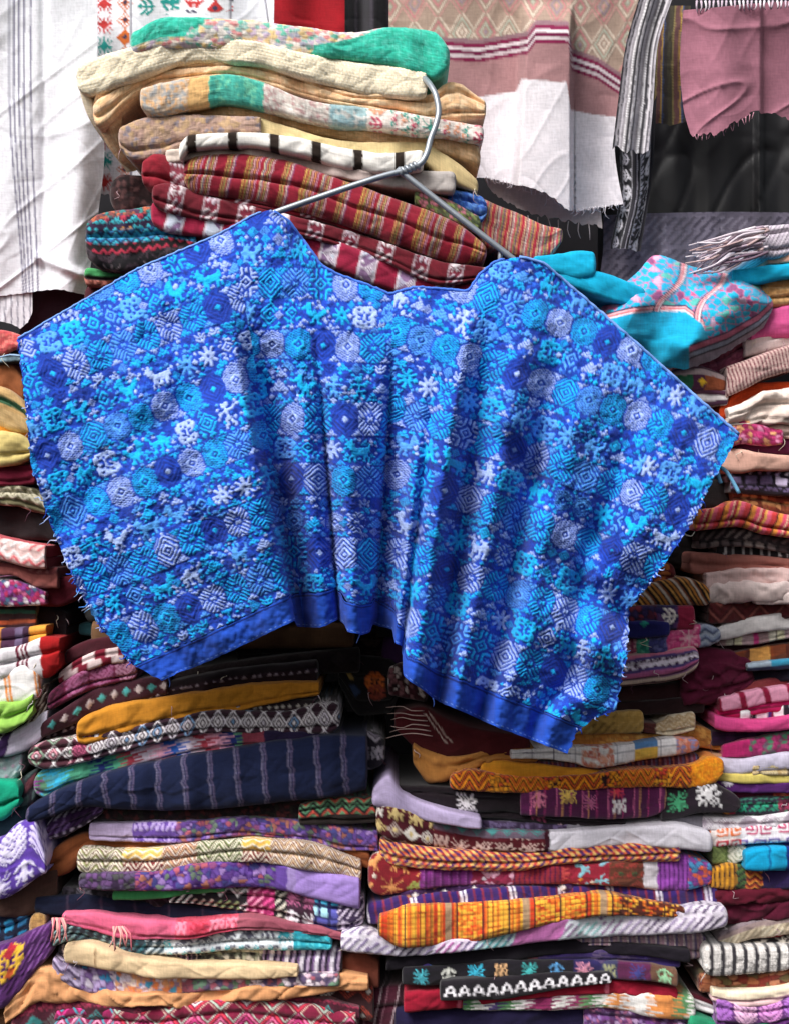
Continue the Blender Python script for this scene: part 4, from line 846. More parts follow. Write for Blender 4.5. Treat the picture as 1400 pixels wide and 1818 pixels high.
# ---------------------------------------------------------------- far right lower pile
GQ = 'cloths in the lower right pile'
cloth('white plain cloth slanting up above the beige check cloth', [(1266, 1118, 1138), (1300, 1104, 1134), (1350, 1093, 1124), (1445, 1078, 1112)], plain('e8e2e2', 'd0c8c8'), .10, GQ, M_PLAIN)
cloth('beige check cloth with a pink bar under the slanting white cloth', [(1270, 1134, 1148), (1330, 1124, 1146), (1400, 1108, 1134), (1445, 1103, 1130)], xs([(18, 'a8888a'), (12, 'd0c8b8'), (2.6, '6a5a5a'), (14, 'd8d0b0'), (20, 'b89aa0'), (9, 'c83a80')]), .105, GQ)
cloth('dark wine cloth above the brown and amber blocks', [(1270, 1146, 1172), (1340, 1142, 1164), (1445, 1128, 1150)], plain('3a1420'), .13, GQ, M_PLAIN)
cloth('brown and amber block patterned cloth', [(1300, 1160, 1180), (1350, 1149, 1176), (1445, 1135, 1168)], xs([(22, '7a3a20'), (8, '5a2418'), (36, 'd89a50'), (6, '8a4020')]), .105, GQ)
cloth('light blue and navy cloth beside the wine red bulge', [(1325, 1178, 1192), (1445, 1166, 1186)], vs([(.5, blocks([(.35, 'a8b8c8'), (.8, '3a9ac0'), (1, 'b8c0c8')])), (1, '1a1c3a')]), .10, GQ)
cloth('near black cloth under the light blue edge', [(1325, 1188, 1214), (1445, 1180, 1210)], plain('16141f', '221c2c'), .11, GQ, M_PLAIN)
cloth('reddish brown cloth above the pink barred cloth', [(1285, 1220, 1238), (1380, 1203, 1229), (1445, 1192, 1220)], plain('7a2a34', 'a05a50'), .11, GQ, M_PLAIN)
cloth('pale pink cloth with crimson bars', [(1276, 1242, 1266), (1320, 1229, 1259), (1370, 1221, 1249), (1445, 1212, 1242)], xs([(32, 'e098b4'), (11, '8a1438')], skew=-.2), .09, GQ, M_PLAIN)
cloth('hot pink plain cloth edge under the crimson barred cloth', [(1270, 1260, 1284), (1350, 1247, 1267), (1445, 1233, 1259)], vs([(.45, 'd0246a'), (.55, '7a1a3a'), (1, 'c42060')]), .10, GQ, M_PLAIN)
cloth('white cloth with black and purple bars in the lower right pile', [(1312, 1262, 1279), (1345, 1254, 1279), (1445, 1248, 1274)], xs([(18, 'f2eef2'), (11, '2c2430'), (20, 'f2eef2'), (7, '4a2a7a'), (4, '8a1c40')]), .085, GQ, M_PLAIN)
cloth('thick rose pink plain fold under the black barred cloth', [(1266, 1268, 1294), (1300, 1276, 1300), (1350, 1279, 1300), (1445, 1260, 1290)], plain('d84a8a', 'c83a78'), .08, GQ, M_PLAIN)
cloth('dark violet checked cloth under the rose pink fold', [(1262, 1298, 1326), (1350, 1298, 1322), (1445, 1284, 1314)], xs([(26, '2a1030'), (14, '3a1840')]), .10, GQ)
cloth('magenta cloth with green and grey embroidery', [(1280, 1324, 1348), (1330, 1314, 1344), (1400, 1300, 1334), (1445, 1298, 1330)], blocks([(.3, 'b8246a'), (1, vor('8a2458', ['a82c6a', '4a8a6a', '6a5a6a', 'c03a7a'], 9, 3))]), .09, GQ)
cloth('tan plain cloth edge above the lilac white cloth', [(1256, 1338, 1354), (1330, 1338, 1350), (1445, 1328, 1344)], plain('c89a78'), .10, GQ, M_PLAIN)
cloth('lilac white plain cloth wrapped round the cream knit roll', [(1268, 1346, 1377), (1300, 1349, 1377), (1400, 1337, 1366), (1445, 1337, 1364)], plain('cfc8dc', 'b8b0c8'), .085, GQ, M_PLAIN)
cloth('cream knit roll inside the lilac white cloth', [(1334, 1361, 1377), (1360, 1356, 1378), (1445, 1355, 1380)], xs([(12, knit('f0e2b8', 'b89a6a', 6)), (4, '4a3a3a'), (30, knit('f0e6c4', 'b8a070', 5)), (5, 'b89a6a')]), .075, GQ)
cloth('pale yellow plain cloth edge under the cream knit roll', [(1266, 1371, 1387), (1330, 1374, 1392), (1445, 1370, 1392)], plain('e0cc70', 'c8b860'), .085, GQ, M_PLAIN)
cloth('violet plain cloth under the pale yellow edge', [(1258, 1384, 1408), (1350, 1390, 1408), (1445, 1388, 1410)], over(plain('5a2870', '46205a'), [(22, .3, 3, rhomb(2), 'e8e0f0'), (28, .3, 3, rhomb(2), 'e8e0f0')]), .09, GQ, M_PLAIN)
cloth('red and plum striped cloth in the lower right pile', [(1280, 1408, 1422), (1445, 1398, 1424)], blocks([(.55, '6a1c40'), (1, vor('8a2030', ['e0503a', 'c83a3a', 'd87a5a'], 8, 3))]), .095, GQ)
cloth('plum cloth with emerald green triangles', [(1284, 1420, 1447), (1445, 1413, 1446)], blocks([(.06, 'c8803a'), (.12, 'a82a4a'), (.6, broc('2a2438', ['2a9a78', '3a7a6a'], 'tz', 3, 3.4)), (1, broc('5a1c3a', ['a83a5a', '3a8a6a'], 'td', 3, 3.2))]), .09, GQ)
g = empty('folded_cloth'); tag(g, 'white cloth embroidered with spirals and coloured diamonds, folded twice', 'cloth', GQ)
add_fold(g, [(1245, 1450, 1474), (1300, 1452, 1478), (1445, 1438, 1466)], broc('ece6ec', ['c86a8a', '8a7aa0', 'a89aa8'], 'gd', 5, 3, fill=.2), .08)
add_fold(g, [(1258, 1474, 1506), (1320, 1469, 1500), (1445, 1460, 1494)], blocks([(.3, broc('ece0dc', ['e0703a', 'c83a4a'], 'g', 5, 3.4, fill=.1)), (1, broc('f0ecf2', ['4a4a9a', 'c03a6a', '7a6ab0'], 'g', 6, 3.6, fill=.2))]), .075)
cloth('olive and white star embroidered cloth end', [(1262, 1500, 1535), (1300, 1499, 1536), (1326, 1502, 1524)], broc('5a6a3a', ['e0dccc', '8a9a5a', 'c8c8a0'], 'ah', 5, 3.2), .08, GQ)
cloth('royal blue cloth with white and magenta flashes', [(1316, 1490, 1514), (1445, 1487, 1512)], ikat(['1c2a8a', 'e8e4f0', '1c2a7a', '8a2a7a', '2436a0'], 22, 8, 3), .09, GQ)
cloth('bright cyan rolled cloth tied with a dark blue band', [(1320, 1516, 1545), (1350, 1507, 1549), (1445, 1503, 1549)], blocks([(.35, plain('0f9ccc')), (.38, '0c6aa0'), (.6, plain('12a4d4')), (.72, '16307a'), (1, plain('0f9ccc'))]), .07, GQ, M_PLAIN)
cloth('violet cloth with an amber striped and green embroidered end', [(1260, 1545, 1576), (1300, 1534, 1583), (1350, 1543, 1582), (1445, 1540, 1580)], blocks([(.25, xs([(6, 'e09a2a'), (3, '3a1a20')])), (.34, zig(['3a5a34', '2a1a24', '5a7a44'], 20, 9, 4)), (.5, zig(['a8402a', 'd88a3a', '5a1c24'], 20, 9, 4)), (1, plain('2c1c4e'))]), .08, GQ)
g = empty('folded_cloth'); tag(g, 'thick maroon plain cloth folded twice in the lower right pile', 'cloth', GQ)
add_fold(g, [(1266, 1580, 1608), (1340, 1578, 1604), (1445, 1568, 1604)], plain('5e1428', '4a0f20'), .085, M_PLAIN, wr=2)
add_fold(g, [(1270, 1602, 1645), (1330, 1602, 1640), (1445, 1594, 1625)], plain('54122a', '420e20'), .085, M_PLAIN, wr=2)
cloth('grey beige cloth with rows of small woven scallops', [(1272, 1660, 1688), (1330, 1634, 1672), (1445, 1612, 1652)], vs([(.3, broc('8a7a80', ['c8bcb8', '6a5a62'], 'o', 3, 3)), (.45, 'a08a88'), (1, broc('b8a890', ['d8ccb4', '9a8a74'], 'k', 3, 2.8))]), .085, GQ)
cloth('brick red thin cloth in the lower right pile', [(1340, 1652, 1668), (1445, 1638, 1660)], plain('7a1c22'), .10, GQ, M_PLAIN)
cloth('black and cream leaf patterned cloth above the chunky barred roll', [(1290, 1676, 1694), (1360, 1668, 1690), (1445, 1652, 1690)], broc('241c20', ['d8d0c4', 'b8b0a4'], 'fa', 5, 3.2), .095, GQ)
cloth('chunky white knit roll with black bars', [(1246, 1686, 1724), (1265, 1681, 1735), (1330, 1684, 1731), (1445, 1683, 1718)], xs([(13, knit('f2eeea', 'cfc8c4', 6)), (7, '28222a')]), .065, GQ, M_KNIT, grooves=None, relief=.0022)
cloth('rust and olive embroidered cloth under the chunky barred roll', [(1238, 1726, 1764), (1300, 1734, 1762), (1445, 1716, 1750)], vor('5a2018', ['7a2c22', '9a5a3a', '6a5a3a', 'b87a5a'], 9, 3, .1, 2), .09, GQ)
cloth('cream and pink plain folded cloth near the bottom right', [(1262, 1755, 1779), (1310, 1761, 1791), (1445, 1742, 1776)], vs([(.5, plain('efe0c4', 'e0c8b0')), (1, plain('dcb8b8'))]), .075, GQ, M_PLAIN)
cloth('purple cloth with pink diamond embroidery at the bottom right', [(1270, 1776, 1822), (1330, 1786, 1832), (1445, 1768, 1812)], broc('5a2a6a', ['a86ac0', 'd08ac8', '7a3a8a', 'e0b0d0'], 'dfh', 5, 3.2), .07, GQ)
cloth('plain green cloth at the foot of the lower right pile', [(1220, 1800, 1858), (1300, 1822, 1858), (1445, 1806, 1858)], plain('2a9068', '207a58'), .075, GQ, M_PLAIN)
cloth('maroon cloth edged with a white strip wedged beside the green cloth', [(1222, 1762, 1792), (1250, 1772, 1800), (1280, 1786, 1806)], vs([(.35, '4a1420'), (.7, 'e8e4e4'), (1, '3a1018')]), .085, GQ, M_PLAIN)

# ---------------------------------------------------------------- lower left main pile
GL = 'cloths in the lower left pile'
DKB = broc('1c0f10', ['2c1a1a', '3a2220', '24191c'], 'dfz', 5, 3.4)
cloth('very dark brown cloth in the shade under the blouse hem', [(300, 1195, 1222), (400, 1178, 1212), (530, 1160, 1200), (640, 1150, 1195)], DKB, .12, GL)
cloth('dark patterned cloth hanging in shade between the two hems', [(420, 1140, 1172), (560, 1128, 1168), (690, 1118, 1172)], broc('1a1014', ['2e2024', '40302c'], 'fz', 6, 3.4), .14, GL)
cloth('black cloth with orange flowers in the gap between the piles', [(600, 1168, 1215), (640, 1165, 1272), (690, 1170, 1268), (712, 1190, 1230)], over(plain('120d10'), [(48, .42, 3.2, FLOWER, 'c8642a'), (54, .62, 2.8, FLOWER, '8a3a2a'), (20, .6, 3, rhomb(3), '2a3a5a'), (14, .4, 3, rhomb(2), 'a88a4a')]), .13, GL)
g = empty('folded_cloth'); tag(g, 'dark red cloth with white checker blocks left of the hem corner', 'cloth', GL)
add_fold(g, [(115, 1155, 1180), (150, 1138, 1166), (215, 1126, 1160)], plain('4a1220', '300c18'), .10)
add_fold(g, [(104, 1194, 1216), (140, 1170, 1198), (180, 1154, 1184), (222, 1148, 1176)], vs([(.5, xs([(22, 'e0c8c8'), (20, '7a1c30')])), (1, xs([(10, '7a1c30'), (24, 'dcc4c4'), (8, '7a1c30')]))]), .09, M_PLAIN)
cloth('maroon and mauve lozenge patterned cloth left of the hem corner', [(84, 1232, 1266), (120, 1205, 1246), (180, 1180, 1220), (245, 1170, 1206)], broc('6a1c40', ['b07a94', '96547a', '4a1430'], 'hdz', 4, 3.2), .085, GL)
cloth('dark maroon cloth with a row of teal dots', [(72, 1284, 1310), (120, 1254, 1292), (180, 1218, 1262), (250, 1204, 1242), (298, 1200, 1232)], over(plain('3a1220', '2c0e1a'), [(14 + 22 * k, .5, 3, rhomb(2), ('48a0a0', 'b8a8a8')[k % 2]) for k in range(10)]), .085, GL)
cloth('plum black cloth with white stitched line above the mustard cloth', [(66, 1300, 1332), (150, 1268, 1302), (260, 1222, 1258), (420, 1188, 1226), (565, 1172, 1212)], vs([(.4, '1c1018'), (.5, broc('2a1824', ['a89aa8'], 'o', 3, 2.8)), (1, plain('24121c'))]), .095, GL)
cloth('mustard yellow plain cloth above the white lozenge cloth', [(136, 1283, 1319), (148, 1273, 1323), (160, 1267, 1322), (220, 1250, 1306), (300, 1238, 1284), (420, 1220, 1264), (520, 1213, 1242), (568, 1212, 1234)], plain('c8862a', 'b87420'), .07, GL, M_PLAIN, grooves=(.66,), sq=(1, 0), wr=1)
cloth('dark cloth edged with thin white scroll lines under the mustard cloth', [(290, 1262, 1282), (420, 1248, 1270), (500, 1244, 1268), (562, 1243, 1262)], vs([(.3, '2a2024'), (.55, broc('2a2024', ['c8c0b8'], 'o', 3, 2.6)), (.7, '3a2a30'), (.85, 'b8b0b0'), (1, '241a1e')]), .08, GL)
WD = blocks([(.14, diam('4a2430', ['f0eaec', 'e8a0b0', '9ab8a0', 'f0eaec'], 30, 34, 3.2)), (.2, diam('5a2038', ['f0eaec', 'c05a80'], 26, 30, 3)), (1, diam('3a2230', ['f0eaee', 'eee8ee', 'f0eaee', 'e4dce8', '7aa0c8', 'f0eaee', 'ece4ea'], 27, 40, 3.1))])
cloth('white cloth with dense brown lozenge brocade above the rainbow ikat', [(50, 1330, 1358), (80, 1317, 1366), (140, 1307, 1357), (220, 1294, 1336), (300, 1274, 1316), (400, 1261, 1301), (500, 1264, 1307), (580, 1249, 1306), (604, 1250, 1294)], WD, .07, GL)
RB = ikat(['1c2a6a', '2a8ac8', '38b0d8', '4a9a7a', 'c02a5a', 'e0a0b8', '8a2a8a', '5a8a6a', 'd8c8d8', '3ab8e0', '2a5ab0', 'a83a4a'], 26, 13, 8, row=5)
cloth('rainbow ikat cloth with jagged blue, pink and green flames', [(60, 1380, 1410), (80, 1364, 1420), (130, 1350, 1394), (200, 1333, 1380), (280, 1313, 1358), (380, 1296, 1338), (450, 1296, 1328), (605, 1302, 1326)], vs([(.75, blocks([(.68, RB), (.75, plain('8a3a4a')), (1, plain('22163a'))])), (1, plain('1c1440'))]), .075, GL)
g = cloth('thick navy blue cloth with faint grey stripes, the largest roll', [(46, 1436, 1462), (80, 1415, 1456), (144, 1390, 1436), (206, 1369, 1440), (300, 1350, 1442), (400, 1333, 1439), (514, 1316, 1426), (600, 1308, 1418), (652, 1308, 1404)], xs([(38, plain('141d3c', '101733')), (3.4, '6a6480'), (2.4, '2a2c50'), (3.4, '5a5070')], skew=-.08, wob=3), .05, GL, M_PLAIN, nose=.75)
cloth('black and white patterned roll end behind the navy cloth', [(635, 1298, 1370), (660, 1302, 1368), (684, 1312, 1356)], broc('2a2430', ['b0a8b4', '8a8090'], 'vz', 5, 3), .10, GL)
cloth('dark olive and maroon cloth under the navy cloth', [(165, 1436, 1456), (300, 1438, 1464), (450, 1430, 1458), (560, 1422, 1450)], vor('1c1418', ['3a2224', '2c2a24', '5a2a2a', '241a1e'], 9, 3), .085, GL)
cloth('dark cloth end with a green and red zigzag', [(530, 1432, 1465), (600, 1418, 1466), (668, 1416, 1462)], vs([(.55, zig(['1f1518', '4a7a5a', '1f1518', 'b8483a', '6a9a72'], 26, 13, 5)), (1, '231a18')]), .075, GL)
cloth('purple and white beaded cloth strips fanned out left of the pile', [(82, 1464, 1494), (100, 1446, 1492), (140, 1433, 1474), (184, 1423, 1444)], vs([(.3, broc('3a2448', ['e0d8ec', 'c0b0d0'], 'k', 3, 2.8)), (.65, broc('4a2a5a', ['8a6aa8', '2a1838'], 'kb', 4, 3)), (1, broc('2c1a34', ['c8b8d4'], 'o', 4, 2.8))]), .08, GL)
FLP = ['6a4a9a', '7a5ab0', '8a4a7a', 'a86a5a', '5a3a80', '4a4a8a', '9a7ab8', '6a7a6a', 'b05a6a']
cloth('purple flowered cloth with a plain lilac end under the zigzag cloth', [(158, 1463, 1493), (240, 1461, 1496), (309, 1461, 1498), (437, 1452, 1486), (540, 1459, 1494), (617, 1469, 1512), (672, 1477, 1513)], blocks([(.15, plain('b8a4c8')), (.3, broc('6a4aa0', ['b8a0d8'], 'vh', 4, 3.2)), (1, vor('4a2f68', FLP, 9, 3))]), .07, GL)
cloth('brown plain cloth wrapping round the cream leaf cloth', [(76, 1535, 1562), (100, 1504, 1560), (130, 1487, 1545), (155, 1480, 1515), (300, 1489, 1510), (440, 1477, 1500), (540, 1487, 1515), (658, 1514, 1546)], plain('8a4e2c', '6e3a20'), .08, GL, M_PLAIN)
cloth('cream and olive leaf patterned cloth in the lower left pile', [(137, 1509, 1551), (225, 1511, 1556), (350, 1497, 1541), (440, 1491, 1532), (540, 1497, 1546), (642, 1529, 1566)], blocks([(.16, zig(['f2e8d4', '6a4a38', '8a945a', 'f0e4d0', '5a3a30'], 34, 22, 3.6)), (.30, vs([(.45, zig(['e8b858', 'f4ead4', 'eac070'], 26, 9, 4)), (1, zig(['f2e6d4', '7a2f30', '6a2a2c'], 30, 20, 3.6))])), (.42, zig(['f2e6d4', '8a4038', 'e0b890', '6a2f2c'], 32, 22, 3.6)), (.58, zig(['f0e8d4', '74804e', '4a4a30', 'ece0c8', '5a6a40'], 36, 24, 3.6)), (.68, vs([(.5, zig(['ecbe5c', 'f4e8d0', 'e8b450'], 26, 9, 4)), (1, zig(['f2e6d4', '6a2c2c', '7a3a34'], 28, 20, 3.6))])), (1, zig(['f4e8d8', '6a302e', 'e4c8a0', '7a3c34'], 32, 22, 3.6))]), .06, GL, relief=.001)
cloth('violet flowered cloth with a plain lavender cut end', [(140, 1553, 1578), (250, 1551, 1584), (360, 1534, 1580), (450, 1525, 1578), (550, 1545, 1596), (640, 1561, 1618)], blocks([(.2, vor('3a2a44', ['5a4a6a', '6a4a7a', '4a4a4a'], 10, 3)), (.7, vor('4a2a78', FLP, 11, 5)), (.74, '6a4aa0'), (.77, 'a890cc'), (1, plain('a488cc', '9478c0'))]), .06, GL, M_PLAIN, sq=(0, 1))
cloth('thin bright green cloth edge under the violet flowered cloth', [(200, 1584, 1598), (260, 1579, 1597), (340, 1573, 1590), (400, 1570, 1584)], plain('4aa060', '3a8a52'), .07, GL, M_PLAIN)
cloth('dark charcoal cloth with faint stars left of the green edge', [(110, 1574, 1604), (250, 1588, 1612), (340, 1584, 1610)], broc('1c181e', ['3a343e', '5a5460'], 'fo', 4, 3.2), .09, GL)
cloth('black, magenta and white block embroidered cloth', [(300, 1590, 1604), (330, 1581, 1606), (420, 1576, 1617), (520, 1584, 1640), (600, 1600, 1655), (648, 1588, 1642)], blocks([(.12, broc('18141a', ['d8d4d0', 'a8b0a0'], 'kf', 4, 3)), (.4, broc('1c161c', ['e8e0e0', 'c8b8a8', '8a9a6a'], 'kz', 5, 3)), (.54, broc('8a1c50', ['d84a8a', 'e890b0'], 'k', 4, 3)), (.6, broc('1c161c', ['d8d0c0'], 'k', 4, 3)), (.74, broc('3a1c30', ['ece4ec', 'a85a80'], 'vk', 6, 3)), (.86, broc('2a2a60', ['48b0d8', 'a8d8e8', '5a5ab0'], 'kb', 5, 3)), (1, broc('3a2a4a', ['d8c8e0'], 'vk', 5, 3))]), .068, GL)
cloth('navy black plain cloth above the pink tasselled cloth', [(62, 1594, 1624), (150, 1590, 1630), (260, 1604, 1638), (400, 1612, 1642), (565, 1628, 1652)], xs([(56, plain('151a30', '1c2038')), (4, '3a3044')]), .08, GL, M_PLAIN)
g = cloth('pink cloth with knotted tassels in the lower left pile', [(110, 1622, 1640), (160, 1621, 1653), (230, 1631, 1670), (330, 1639, 1670), (430, 1631, 1652), (560, 1644, 1660), (612, 1658, 1672)], blocks([(.4, plain('e06a8a', 'd0507a')), (.62, broc('d8506a', ['f08aa0', 'c83a50'], 'vd', 4, 3.2)), (1, plain('a85a68', '8a4458'))]), .062, GL, M_PLAIN)
for bx, by, n_ in ((104, 1630, 7), (212, 1645, 7)):
    for i in range(n_):
        thread('tassel', [(bx - 10 + 3 * i, by, .05), (bx - 14 + 5 * i + R1.uniform(-5, 5), by + 16, .042), (bx - 12 + 4.5 * i + R1.uniform(-8, 8), by + 34 + R1.uniform(0, 12), .046)], .0016, R1.choice(('f09a9a', 'e87a8a', 'f4b0a8')), g, n=7)
cloth('teal, white and grey knitted pattern cloth', [(92, 1655, 1684), (130, 1643, 1672), (200, 1658, 1694), (300, 1667, 1697), (425, 1648, 1689), (550, 1653, 1689), (590, 1662, 1688)], blocks([(.3, broc('2a2c34', ['8aa8a8', '5a7a80'], 'ko', 4, 3)), (.4, broc('3a4a54', ['c8d4d8', '4a8a98'], 'kb', 4, 3)), (.86, broc('dfe4e8', ['3aa0b0', '5a5a6a', '48b4c0'], 'tdv', 6, 3.2)), (1, vor('1c8a9c', ['2aa0b4', '48b8c4'], 6, 3))]), .065, GL)
cloth('purple, white and black vertically striped cloth', [(104, 1675, 1700), (200, 1684, 1716), (300, 1689, 1720), (420, 1684, 1722), (530, 1679, 1742), (608, 1684, 1740)], blocks([(.5, xs([(7, '3a2c38'), (2.6, 'c8b0a8'), (6, '241a26'), (2.6, '8a6a78')])), (.72, vor('6a6a5a', ['a8a890', '3a3430', 'c8c0b0'], 9, 3)), (1, xs([(7, 'e4dce8'), (6, '3a2a4a'), (5, 'b8a0c0'), (5, '241a2c'), (4, '7a5a8a')], skew=.12))]), .072, GL)
cloth('beige plain cloth with a stitched seam in front of the stripes', [(114, 1678, 1712), (140, 1675, 1717), (210, 1691, 1727), (300, 1709, 1740), (450, 1713, 1740), (530, 1719, 1735)], over(plain('e4c8a0', 'd4b48a'), [(54, .5, 2.4, np.ones((14, 1), bool), '9a7a5a')]), .055, GL, M_PLAIN)
cloth('lilac cloth with orange, blue and white flower embroidery', [(93, 1699, 1732), (125, 1713, 1753), (190, 1721, 1772), (260, 1731, 1774), (375, 1732, 1760), (500, 1732, 1754), (604, 1731, 1750)], blocks([(.1, zig(['b8a8c8', '4a3a58', '8a7a98'], 30, 10, 6)), (.22, vor('6a4a80', ['c0a8d8', 'e4d8ec', '8a6aa8', '3a90c0'], 12, 3, .14)), (.45, vor('b08aa0', ['e8905a', 'f0d8c8', '48a0c8', 'e8a878', 'e8dcec'], 10, 4, .1)), (1, vor('6a5a6a', ['c8a8b8', 'a85a6a', 'e0d0d8', '6a8a70', '5a4a6a'], 10, 5, .1))]), .062, GL)
cloth('peach plain cloth spreading out at the left under the lilac flowers', [(8, 1790, 1826), (40, 1752, 1800), (70, 1719, 1780), (110, 1722, 1782), (180, 1756, 1788), (300, 1766, 1790), (420, 1754, 1778), (560, 1744, 1768), (612, 1730, 1760), (655, 1735, 1760)], plain('dca070', 'cc8c5c'), .065, GL, M_PLAIN, wr=2)
cloth('brown plain rounded fold at the right end of the peach cloth', [(595, 1702, 1748), (640, 1693, 1760), (674, 1710, 1756)], plain('7a4030', '5a2c24'), .085, GL, M_PLAIN)
cloth('dark red cloth with small coloured triangles above the bottom cloth', [(20, 1802, 1840), (80, 1774, 1830), (200, 1784, 1808), (350, 1774, 1800), (450, 1768, 1792), (560, 1774, 1800), (640, 1790, 1812)], broc('4a1428', ['8a2a44', '6a6a6a', 'd8d0d0', '8a4a4a', '3a8a8a'], 'td', 6, 3.4), .075, GL)
cloth('rust and green diamond cloth at the right foot of the pile', [(530, 1764, 1800), (600, 1755, 1805), (664, 1750, 1820)], broc('34181c', ['9a3a2c', '4a5a3a', 'd8d0c8'], 'td', 7, 3.4), .085, GL)
cloth('magenta cloth with large white and pink diamonds at the bottom', [(93, 1796, 1858), (150, 1789, 1858), (250, 1794, 1858), (400, 1779, 1858), (520, 1784, 1858), (634, 1804, 1858)], blocks([(.2, diam('8a1c50', ['e03a90', 'f0a0c0', '3a9ab0'], 32, 44, 4)), (1, diam('7a1838', ['f0e8ec', 'e06a98', 'd83a50', 'b8d0c0', 'e8c0b0', 'c83a80'], 46, 46, 4.4))]), .06, GL, relief=.0012)
cloth('wine cloth with fine white stripes wedged between the bottom piles', [(630, 1776, 1858), (660, 1758, 1858), (728, 1748, 1858)], xs([(17, '4a1a2c'), (2.6, 'c8b0b8'), (9, '3a1424'), (2.6, '8a5a6a')], skew=.2), .10, GL)
# ---------------------------------------------------------------- far left pile
GF = 'cloths in the pile along the left'
cloth('coral red knobbly cloth on top of the left pile', [(-40, 583, 628), (0, 584, 632), (30, 591, 618), (50, 604, 614)], vor('a83a40', ['d85a58', 'c84a4e', 'e07a70'], 6, 3, .1), .10, GF, M_KNIT)
cloth('black cloth with a pale blue edge under the coral cloth', [(-40, 618, 648), (10, 618, 646), (48, 615, 640)], vs([(.5, '1c161c'), (.7, '9ab8c8'), (1, '1a1418')]), .115, GF)
cloth('chestnut brown plain cloth above the beige striped cloth', [(-40, 638, 696), (10, 638, 700), (46, 680, 712)], plain('a0603a', '7a4428'), .11, GF, M_PLAIN)
cloth('beige cloth with a dark green stripe in the left pile', [(-40, 678, 745), (0, 684, 760), (40, 712, 768), (56, 742, 768)], vs([(.3, plain('d0aa72')), (.42, '2c5a3a'), (.5, 'c8a068'), (1, plain('d8b884', 'c09a64'))]), .10, GF)
cloth('orange yellow plain edge above the cream rolled cloth', [(-40, 756, 782), (10, 754, 780), (54, 750, 780)], plain('d88a2a'), .105, GF, M_PLAIN)
cloth('cream yellow rolled cloth with a curled end', [(-40, 764, 826), (0, 764, 828), (30, 769, 824), (56, 784, 812)], plain('e4d08a', 'd0b468'), .09, GF, M_PLAIN, grooves=(.6,))
cloth('crimson plain cloth under the cream rolled cloth', [(-40, 824, 862), (30, 824, 864), (64, 824, 858)], plain('7a1c34', '5a1428'), .10, GF, M_PLAIN)
cloth('olive and white patterned cloth beside the left sleeve', [(-40, 858, 896), (30, 862, 900), (60, 866, 910), (82, 888, 914)], broc('6a6448', ['c8c0a8', '4a4634', 'd8d4c8'], 'zkv', 4, 3.4), .10, GF)
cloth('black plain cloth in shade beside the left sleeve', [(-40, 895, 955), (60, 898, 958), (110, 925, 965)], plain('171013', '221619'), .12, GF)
cloth('pale pink cloth with red leaf embroidery and a flat cut end', [(-40, 944, 988), (0, 954, 996), (40, 962, 1006), (82, 970, 1011)], vs([(.12, 'c83a48'), (.75, broc('ecc8c4', ['c8384c', 'f6ecec', 'd86a70'], 'zfk', 5, 3.2)), (.9, 'e0a8a0'), (1, 'a82a38')]), .07, GF, sq=(0, 1))
cloth('rose brown cloth with a folded end under the leaf embroidery', [(-40, 988, 1020), (20, 1000, 1022), (70, 1008, 1045), (104, 1008, 1046)], vs([(.4, broc('7a3a3c', ['a86a68', '5a2a2c'], 'k', 3, 3)), (1, plain('a8605a', '8a4642'))]), .085, GF, sq=(0, 1))
cloth('purple, pink and white embroidered cloth in the left pile', [(-40, 1028, 1075), (10, 1028, 1077), (50, 1038, 1075), (84, 1053, 1074)], vor('5a2050', ['8a3a8a', 'd86a98', 'e8dce4', '4a6a8a', 'b02a5a'], 8, 5, .12), .09, GF)
cloth('maroon plain cloth sticking out under the rose brown cloth', [(50, 1044, 1076), (100, 1026, 1078), (142, 1022, 1062)], plain('5e1626', '48101c'), .105, GF, M_PLAIN)
cloth('dark cloth with green and orange lines in the left pile', [(-40, 1074, 1120), (20, 1074, 1120), (66, 1078, 1114)], vs([(.3, '2a1a20'), (.4, '2a5a4a'), (.55, '3a2428'), (.65, 'b85a3a'), (.8, '4a2a30'), (1, '241820')]), .10, GF)
cloth('black plain cloth end above the white and red roll', [(55, 1074, 1125), (90, 1076, 1134), (120, 1090, 1134)], plain('1a1216', '2a1c22'), .12, GF)
cloth('dark teal cloth peeping out in the gap beside the blouse', [(140, 1106, 1128), (175, 1104, 1132), (215, 1106, 1132)], plain('14343a', '1c444a'), .13, GF, M_PLAIN)
cloth('slate purple and orange block cloth in the left pile', [(-40, 1114, 1156), (0, 1117, 1157), (40, 1114, 1153), (84, 1109, 1146)], xs([(40, 'e09a3a'), (26, '4a2a44'), (14, '6a5a78'), (12, '3a2238'), (40, plain('e8a040'))]), .085, GF, M_PLAIN)
cloth('white cloth with maroon bands and a bright red end', [(-40, 1160, 1206), (0, 1154, 1206), (45, 1143, 1202), (78, 1132, 1206), (108, 1134, 1184)], blocks([(.44, plain('ece6ea')), (.48, '6a1c34'), (.505, 'e8e0e4'), (.53, '6a1c34'), (.55, 'e8e0e4'), (.58, '6a1c34'), (.73, plain('ece6ea')), (1, plain('b01c1e', '8a1418'))], skew=-.1), .07, GF, M_PLAIN)
cloth('white cloth with orange stripes resting on lime green cloth', [(-40, 1190, 1256), (0, 1194, 1252), (40, 1180, 1248), (74, 1194, 1240)], xs([(42, plain('f2eeec')), (4, 'e8904a'), (3, 'f4ece4'), (4, 'e8904a')], skew=-.15), .06, GF, M_PLAIN)
cloth('lime green crumpled plain cloth in the left pile', [(-40, 1246, 1306), (0, 1248, 1304), (30, 1243, 1288), (60, 1232, 1266)], plain('98c45a', '7aa848'), .065, GF, M_PLAIN, wr=3, grooves=(.5,))
